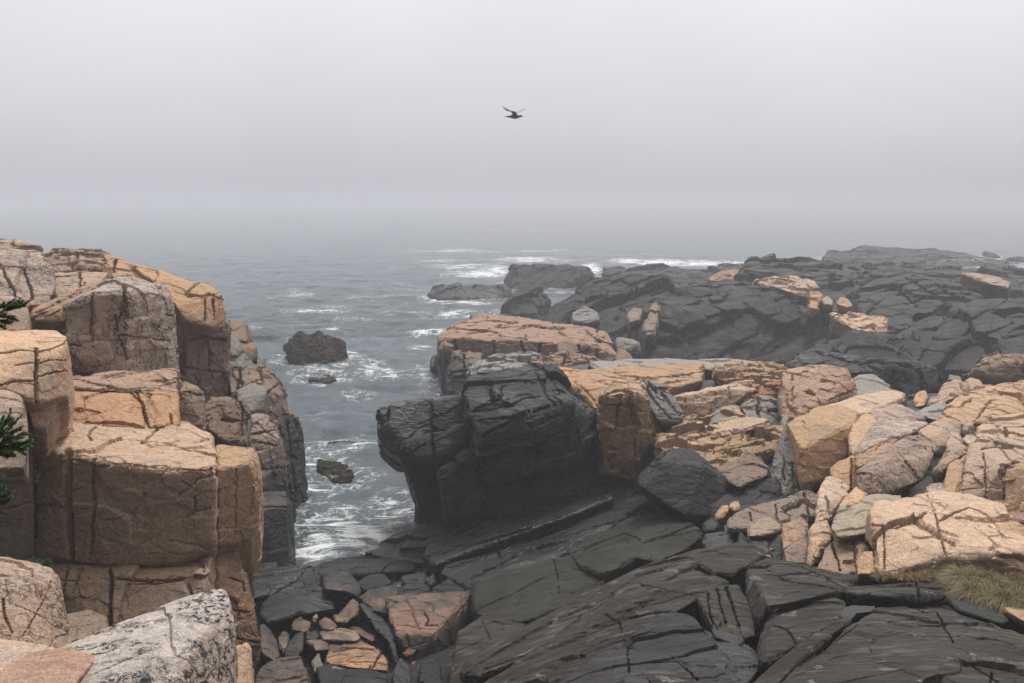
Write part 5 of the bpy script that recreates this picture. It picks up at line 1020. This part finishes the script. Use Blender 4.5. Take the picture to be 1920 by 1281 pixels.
blades('grass', [(P(x, y, d), .09) for x, y, d in [(1800, 1095, 9.3), (1825, 1100, 9.2), (1850, 1100, 9.2), (1880, 1105, 9.2), (1910, 1110, 9.1), (1945, 1110, 9.1), (1820, 1120, 8.9), (1850, 1130, 8.8), (1880, 1135, 8.7), (1910, 1140, 8.7), (1945, 1145, 8.7), (1870, 1115, 9), (1900, 1125, 8.9)]],
       7500, .42, .0042, DR, .52, 'big olive grass tussock hanging over the dark ledge at the right edge')
blades('grass', [(P(x, y, d), .07) for x, y, d in [(1790, 1085, 9.5), (1800, 1075, 9.6), (1830, 1080, 9.6), (1780, 1095, 9.4)]], 900, .28, .0036, DR, .8, 'dry straw-coloured grass fringe on the left of the big tussock')
blades('grass', [(P(x, y, d), .06) for x, y, d in [(1650, 1085, 9.6), (1668, 1082, 9.6), (1685, 1084, 9.5), (1700, 1086, 9.3), (1716, 1086, 9.3), (1732, 1085, 9.3), (1745, 1080, 9.4), (1640, 1080, 9.8)]], 1700, .17, .0032, (-.2, -.2, 0), .68, 'short rusty grass line along the foot of the white-topped boulder')
blades('grass', [(P(x, y, d), .04) for x, y, d in [(1868, 1232, 6.9), (1885, 1230, 6.9), (1905, 1228, 6.9), (1925, 1226, 6.9)]], 420, .13, .003, (-.2, -.2, 0), .85, 'small dry grass tuft in the crack at the lower right edge')
blades('grass', [(P(1510, 917, 16.2), .12), (P(1490, 925, 16.0), .12)], 200, .16, .004, (0, 0, 0), .1, 'thin green tuft at the foot of the smooth pink boulder')
blades('grass', [(P(1815, 812, 17.0), .14), (P(1825, 806, 17.2), .1)], 260, .22, .004, (0, -.1, 0), .35, 'yellow-green tuft beside the small upright round stone')
blades('grass', [(P(1766, 850, 15.2), .12), (P(1758, 872, 14.9), .1), (P(1748, 890, 14.4), .1)], 260, .14, .004, (0, 0, 0), .2, 'green plants growing in the crevice right of the grey-faced boulder')
blades('small_plant', [(P(72, 1060, 10.0), .10), (P(58, 1058, 10.0), .08), (P(86, 1058, 10.0), .07)], 420, .16, .004, (0, -.1, 0), .0, 'small bright green plant at the base of the big cube', None, 'plant', 'needles')
# ================================================================== SPRUCE BRANCHES AT THE LEFT EDGE
def tube(bm, pts, r0, r1, seg=6):
    rings = []
    for i, p in enumerate(pts):
        t_ = (pts[min(i + 1, len(pts) - 1)] - pts[max(i - 1, 0)]).normalized(); a = t_.orthogonal().normalized(); b = t_.cross(a)
        r = r0 + (r1 - r0) * i / (len(pts) - 1)
        rings.append([bm.verts.new(p + (a * math.cos(6.2832 * k / seg) + b * math.sin(6.2832 * k / seg)) * r) for k in range(seg)])
    for A, B in zip(rings[:-1], rings[1:]):
        for k in range(seg): bm.faces.new((A[k], A[(k + 1) % seg], B[(k + 1) % seg], B[k]))
    bm.faces.new(rings[0][::-1]); bm.faces.new(rings[-1])
def needles(shoots, parent, name='needles'):
    V, F_, T = [], [], []
    for a, b in shoots:
        ax = (b - a); L = ax.length; ax.normalize(); u = ax.orthogonal().normalized(); v = ax.cross(u)
        for k in range(int(L / .0005)):
            f = rnd.random(); p = a + ax * L * f; an = rnd.uniform(0, 6.283)
            out_ = u * math.cos(an) + v * math.sin(an); dr = (out_ * rnd.uniform(.55, .9) + ax * .75 + Vector((0, 0, .15))).normalized()
            l = rnd.uniform(.011, .017) * (1 - .3 * f); s_ = dr.cross(ax).normalized() * .0017; s2 = dr.cross(s_).normalized() * .0008
            i0 = len(V); q = p + dr * l * .5; V += [p, q + s_, q + s2, q - s_, p + dr * l]
            F_ += [(i0, i0 + 1, i0 + 2), (i0, i0 + 2, i0 + 3), (i0 + 4, i0 + 2, i0 + 1), (i0 + 4, i0 + 3, i0 + 2), (i0, i0 + 3, i0 + 1), (i0 + 4, i0 + 1, i0 + 3)]
            T += [rnd.random() * .6 + .4 * f] * 5
    o = mesh_obj(name, V, F_, 'needles', False); t_ = o.data.attributes.new('tint', 'FLOAT', 'POINT'); t_.data.foreach_set('value', T)
    o.parent = parent; return o
tree = bpy.data.objects.new('spruce_tree', None); COL.objects.link(tree)
tag(tree, 'young green spruce whose branch tips reach in at the left edge', 'tree')
def bm_obj(name, bm, mat, parent):
    me = bpy.data.meshes.new(name); bm.to_mesh(me); bm.free(); me.materials.append(MAT[mat])
    me.polygons.foreach_set('use_smooth', np.ones(len(me.polygons), bool)); o = bpy.data.objects.new(name, me); COL.objects.link(o); o.parent = parent; return o
TX, TY = -3.1, 3.2
bm = bmesh.new(); tube(bm, [Vector((TX, TY, 5.0)), Vector((TX + .03, TY, 6.6)), Vector((TX, TY + .02, 8.2)), Vector((TX + .02, TY, 9.3))], .055, .012, 9); bm_obj('trunk', bm, 'bark', tree)
def branch(stem, shoots):
    st_ = [Vector((TX, TY, stem[0] and P(*stem[0]).z - .08))] + [P(*q) for q in stem]
    bm = bmesh.new(); tube(bm, st_, .012, .003); sh = [(P(*a), P(*b)) for a, b in shoots]
    for a, b in list(sh):
        for f in (.25, .45, .62, .8):
            L_ = (b - a).length; q = a.lerp(b, f); sh.append((q, q + (b - a) * (.42 * (1 - f * .5)) + Vector((rnd.uniform(-.3, .3), rnd.uniform(-.3, .3), rnd.uniform(-.25, .45))) * L_ * .5))
    for a, b in sh: tube(bm, [a, (a + b) / 2 + Vector((0, 0, .002)), b], .0022, .0012, 5)
    br = bm_obj('branch', bm, 'bark', tree)
    for k in range(6):    # more shoots on the hidden stretch back to the trunk
        f = (k + 1) / 7; p = st_[0].lerp(st_[1], f); sh.append((p, p + Vector((rnd.uniform(-.02, .1), rnd.uniform(-.14, .14), rnd.uniform(-.03, .08)))))
    needles(sh, br)
D = 3.1
branch([(-60, 592, D), (-10, 590, D), (20, 578, D)], [((-20, 592, D), (18, 608, D)), ((-10, 590, D), (30, 600, D)), ((0, 585, D), (46, 570, D)), ((5, 584, D), (40, 565, D + .03)), ((-20, 588, D), (20, 568, D + .04)), ((-30, 592, D), (8, 595, D - .03)), ((-30, 600, D), (6, 612, D - .03)), ((10, 582, D), (47, 574, D - .02))])
branch([(-70, 850, D), (-20, 845, D), (15, 825, D)], [((-20, 845, D), (35, 838, D)), ((-10, 840, D), (60, 828, D)), ((0, 830, D), (50, 812, D)), ((5, 828, D), (40, 800, D + .04)), ((-10, 830, D), (30, 790, D + .03)), ((-20, 830, D), (22, 783, D)), ((-10, 850, D), (28, 856, D - .03)), ((0, 840, D), (48, 845, D - .03)), ((-20, 825, D), (12, 805, D - .05)),
       ((-20, 812, D), (12, 786, D + .05)), ((-30, 850, D), (15, 848, D - .06)), ((10, 830, D), (56, 836, D + .03)), ((-15, 840, D), (25, 825, D - .06)), ((-20, 800, D), (25, 795, D + .05))])
branch([(-80, 950, D), (-30, 945, D), (-10, 930, D)], [((-25, 930, D), (4, 900, D)), ((-20, 935, D), (10, 915, D)), ((-20, 945, D), (20, 940, D)), ((-25, 950, D), (10, 962, D)), ((-30, 925, D), (8, 892, D + .04)), ((-20, 940, D), (14, 930, D - .03))])
# ================================================================== GULL
def gull():
    bm = bmesh.new(); prof = [(-.30, .004, 0), (-.24, .022, .004), (-.16, .036, .008), (-.05, .062, 0), (.06, .070, -.004), (.14, .056, .006), (.19, .040, .018), (.235, .037, .024), (.262, .026, .020), (.285, .012, .012), (.325, .004, .002)]
    rings = []
    for x, r, zz in prof: rings.append([bm.verts.new((x, r * .95 * math.cos(6.2832 * k / 12), zz + r * math.sin(6.2832 * k / 12))) for k in range(12)])
    for A, B in zip(rings[:-1], rings[1:]):
        for k in range(12): bm.faces.new((A[k], A[(k + 1) % 12], B[(k + 1) % 12], B[k]))
    bm.faces.new(rings[0][::-1]); bm.faces.new(rings[-1])
    hull_bm(bm, [Vector(p) for p in [(-.38, -.05, .004), (-.38, .05, .004), (-.37, 0, .012), (-.18, -.03, .01), (-.18, .03, .01), (-.2, 0, -.012), (-.38, 0, -.002)]])
    def wing(sec):   # leading x, trailing x, y, z
        for (l0, t0, y0, z0), (l1, t1, y1, z1) in zip(sec[:-1], sec[1:]):
            hull_bm(bm, [Vector(p) for p in [(l0, y0, z0), (t0, y0, z0 - .006), ((l0 * 2 + t0) / 3, y0, z0 + .016), (l1, y1, z1), (t1, y1, z1 - .006), ((l1 * 2 + t1) / 3, y1, z1 + .013), (l0, y0, z0 - .012), (l1, y1, z1 - .011)]])
    wing([(.13, -.10, -.03, .03), (.09, -.12, -.20, .13), (.04, -.15, -.34, .19), (-.10, -.26, -.50, .22), (-.26, -.34, -.63, .30), (-.36, -.38, -.72, .37)])
    wing([(.13, -.10, .03, .03), (.14, -.06, .20, .10), (.16, -.02, .34, .13), (.22, .08, .50, .14), (.32, .22, .62, .17), (.41, .37, .70, .205)])
    me = remesh(bm, .011); co, ed = mesh_arrays(me); co = lap(co, ed, 2); me.vertices.foreach_set('co', co.ravel())
    n = N('gull'); sp = n.new('ShaderNodeTexCoord'); n.link(n.mix(n.noise(6, 3), (.10, .095, .09), (.17, .165, .16)), n.b.inputs['Base Color']); MAT['gull'] = n.m
    me.materials.clear(); me.materials.append(MAT['gull']); me.polygons.foreach_set('use_smooth', np.ones(len(me.polygons), bool)); me.update(); me.name = 'gull'
    o = bpy.data.objects.new('gull', me); COL.objects.link(o); o.location = P(964, 219, 30.5); o.scale = (1.12, 1.12, 1.12); o.rotation_euler = (rad(10), rad(0), rad(0))
    tag(o, 'grey gull gliding to the right with raised wings in the open foggy sky', 'bird')
gull()
# ================================================================== RAIN PUDDLE
def puddle():
    n = N('puddle'); n.b.inputs['Base Color'].default_value = (.02, .022, .024, 1); n.b.inputs['Roughness'].default_value = .03; n.b.inputs['IOR'].default_value = 1.33; MAT['puddle'] = n.m
    zc = P(1590, 1150, 8.35).z
    pl = [P(x, y, -zc) for x, y in [(1570, 1165), (1582, 1140), (1598, 1135), (1640, 1137), (1640, 1146), (1606, 1150), (1590, 1168)]]
    V = [p + Vector((0, 0, 0)) for p in pl] + [p - Vector((0, 0, .05)) for p in pl]; k = len(pl)
    o = mesh_obj('puddle_water', V, [tuple(range(k))[::-1], tuple(range(k, 2 * k))] + [(i, (i + 1) % k, k + (i + 1) % k, k + i) for i in range(k)], 'puddle', False); tag(o, kind='structure')
puddle()
